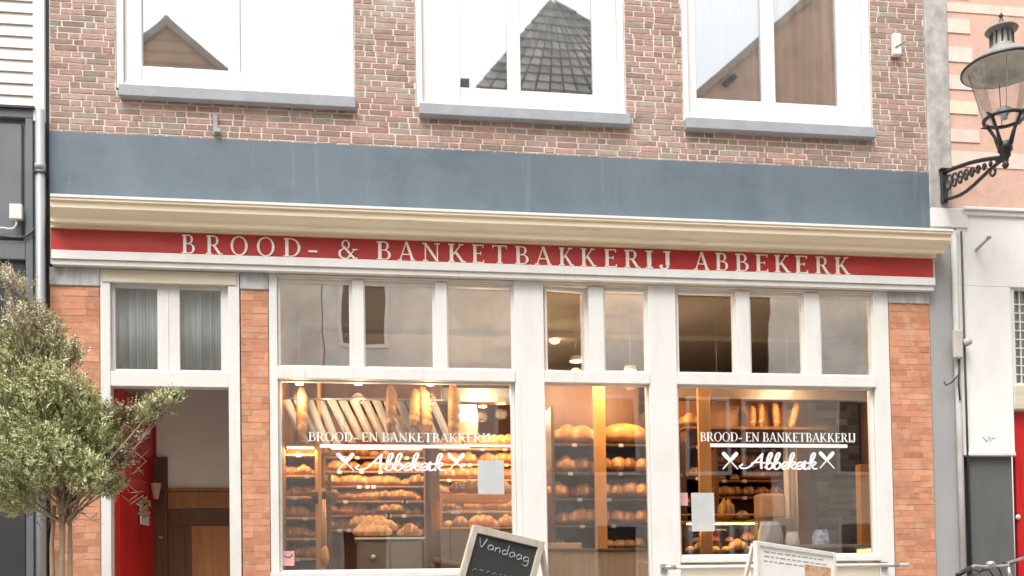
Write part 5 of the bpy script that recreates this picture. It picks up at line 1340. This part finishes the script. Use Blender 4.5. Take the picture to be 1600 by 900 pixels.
# dark stone wall panel + drapes + lit strip
dw=MB(); r3=random.Random(9)
bricks(X(1276,700,1.3),X(1343,700,1.3),FL,RZ-.12,1.3,[(.10,.10,.10),(.14,.14,.14),(.07,.07,.075),(.2,.2,.2)],course=.075,L=.24,H=.13,seed=8,mb=dw,proud=.006)
dw.mi=1; dw.box(X(1276,700,1.3),X(1343,700,1.3),1.31,1.5,FL,RZ-.12)
o=dw.build('stone_pillar',[M['pinkwall'],M['dark']],None); tag(o,'dark grey stone pillar inside the right part of the right window','pillar')
mb=MB(); n=40; vs=[]; xa_=X(1224,700,1.2); xb_=X(1246,700,1.2)
for k in range(n+1):
    t=k/n; x=xa_+(xb_-xa_)*t; vs+=[(x,1.2+.025*math.sin(t*20),FL+.05),(x,1.2+.025*math.sin(t*20),Z(1230,640,1.2))]
mb.add(vs,[(2*k,2*k+2,2*k+3,2*k+1) for k in range(n)],None,True); o=mb.build('drape',M['curtain'],None); so=o.modifiers.new('s','SOLIDIFY'); so.thickness=.004; tag(o,'narrow beige drape left of the dark stone pillar','curtain')
tag(MB().box(X(1344,750,.9),X(1364,750,.9),.9,1.0,FL,Z(1352,725,.9)).build('display_stand',M['warmwood'],None,.004),'tall honey wood stand at the far right edge of the right window','stand')
lb=thing('table_lamp','square glowing lamp low at the right edge of the right window','lamp',tuple(at(1353,888,.5)))
MB().box(X(1346,870,.5),X(1362,870,.5),.5,.6,Z(1353,880,.5),Z(1353,857,.5)).build('shade',emis('lamp_shade_glow',(1,.62,.28),.9),lb,.006)
MB().box(X(1349,870,.5),X(1359,870,.5),.52,.58,lg,Z(1353,880,.5)-.001).build('base',M['dark2'],lb)

# --- ceiling spots; the ones labelled added are unseen and brighten the breads
def spot(px,py,Y,lab,e=30,r_=.05,zf_=None):
    p=at(px,py,Y); z=p.z
    t=thing('ceiling_spot',lab,'ceiling lamp',(p.x,Y,z),'warm spots under the shop ceiling')
    mb=MB(); mb.lathe([(0,.05),(r_*1.1,.05),(r_*1.25,0),(r_*1.05,0),(r_*1.0,.01)],p,18); mb.tube([p+Vector((0,0,.05)),(p.x,Y,RZ)],.0025,5); mb.build('housing',M['plastic'],t)
    mb=MB(); mb.lathe([(0,.001),(r_*.98,.006)],p,18); mb.build('bulb',M['lampwhite'],t)
    ld=bpy.data.lights.new('spot_light','POINT'); ld.energy=e*.62; ld.color=(1,.62,.33); ld.shadow_soft_size=.06
    lo=bpy.data.objects.new('spot_light',ld); C.objects.link(lo); lo.location=(p.x,Y,z-.12); adopt(lo,t)
spot(750,600,1.45,'warm spot just under the transom rail right of the hanging baguettes',22)
spot(783,630,2.3,'warm spot lower right near the white post in the large window',25)
spot(754,636,2.9,'farthest small warm spot beside the menu screen',20,.04)
spot(560,601,.19,'added warm spot brightening the reflection sleeves in the large window',5,.03)  # added near the glass to light the fronts of sleeves and baguettes
spot(672,602,.19,'added warm spot brightening the darkest hanging baguette in the large window',4.5,.03)
spot(468,601,.22,'added warm spot brightening the left edge of the large window',6,.03)
spot(610,590,1.45,'added warm spot brightening the wide back shelf of the large window',30)
spot(868,512,1.6,'warm spot seen through the tilted centre transom',26)
spot(900,565,.62,'added low warm spot brightening the left bay of the central rack',34)  # unseen, added to brighten the rack loaves
spot(985,580,.62,'added low warm spot brightening the right bay of the central rack',34)
spot(1120,590,.85,'added warm spot above the honey post in the right window',22)
spot(1230,592,.55,'added warm spot brightening the upright baguettes in the right window',18)
spot(640,690,.42,'small warm spot between lettering lines low in the large window',0.01,.02) if False else None
# lower fill: glowing strips added at the shelves and counters to brighten the breads
def strip(px0,px1,py,Y,lab,e):
    a=at(px0,py,Y); b=at(px1,py,Y)
    t=thing('fill_strip',lab,'fill light',((a.x+b.x)/2,Y,a.z))
    MB().box(a.x,b.x,Y-.02,Y+.02,a.z,a.z+.02).build('profile',M['steel'],t)
    MB().box(a.x+.01,b.x-.01,Y-.012,Y+.012,a.z-.006,a.z-.0005).build('diffuser',M['fillwarm'],t)
    ld=bpy.data.lights.new('fill_light','AREA'); ld.shape='RECTANGLE'; ld.size=abs(b.x-a.x); ld.size_y=.03; ld.energy=e*.8; ld.color=(1,.62,.30)
    lo=bpy.data.objects.new('fill_light',ld); C.objects.link(lo); lo.location=((a.x+b.x)/2,Y,a.z-.02); adopt(lo,t)
strip(447,492,699,.60,'short added warm fill strip over the shelf at the left window edge',2.2)
strip(516,660,700,1.55,'added warm fill strip over the boards of the wide back shelf',9)
strip(684,800,696,2.2,'added warm fill strip over the back right shelf',8)
strip(700,795,779,.62,'added warm fill strip inside the glass display counter',3)
strip(1072,1180,818,.50,'added warm fill strip inside the low display case',2.5)
# hallway light is daylight only

def on_door(u,z,t=0): p=hp+dv*u+nrm*(.012+t); return Vector((p.x,p.y,z))
zw=Z(210,795,.7)
t=thing('door_wreath','small dried wreath hanging on the open red door','wreath',tuple(on_door(.52,zw)))
q=random.Random(4); lf=MB()
for k in range(140):
    a=q.uniform(0,2*PI); c=on_door(.52,zw,.02)+dv*math.cos(a)*.075+Vector((0,0,math.sin(a)*.075)); v=Vector((q.uniform(-1,1),q.uniform(-1,0),q.uniform(-1,1)))*.04; w_=Vector((v.z,0,-v.x))*.25
    lf.add([c-w_,c+v*.5+w_*.6,c+v,c+v*.5-w_],[(0,1,2,3)],q.choice([(.5,.33,.2),(.36,.22,.12),(.62,.46,.3),(.4,.36,.2)]))
lf.build('dried_leaves',M['leaf'],t,fix=False)
mb=MB(); pts=[on_door(.52,zw,.012)+dv*math.cos(2*PI*k/16)*.075+Vector((0,0,math.sin(2*PI*k/16)*.075)) for k in range(17)]; mb.tube(pts,.012,6); mb.build('twig_ring',M['bark'],t)
zc2=Z(222,763,.8)
mb=MB(); c=on_door(.70,zc2,.05); mb.lathe([(0,-.10),(.022,-.10),(.05,.04),(.046,.045),(.0,.02)],c,16); tag(mb.build('wall_pot',M['terracotta'],None,origin=tuple(c)),'small beige cone shaped pot hung on the red door above the plate','pot')
zn=Z(210,814,.7); mb=MB()
a=on_door(.42,zn-.045,.001); b=on_door(.66,zn+.045,.001)
vs=[on_door(.44,zn-.042,.002),on_door(.64,zn-.042,.002),on_door(.64,zn+.042,.002),on_door(.44,zn+.042,.002)]; vs+= [v+nrm*.008 for v in vs]
mb.add(vs,[(0,1,2,3),(4,7,6,5),(0,4,5,1),(1,5,6,2),(2,6,7,3),(3,7,4,0)]); tag(mb.build('door_plate',M['white'],None,.002),'small white plate on the red door just below the wreath','plate')
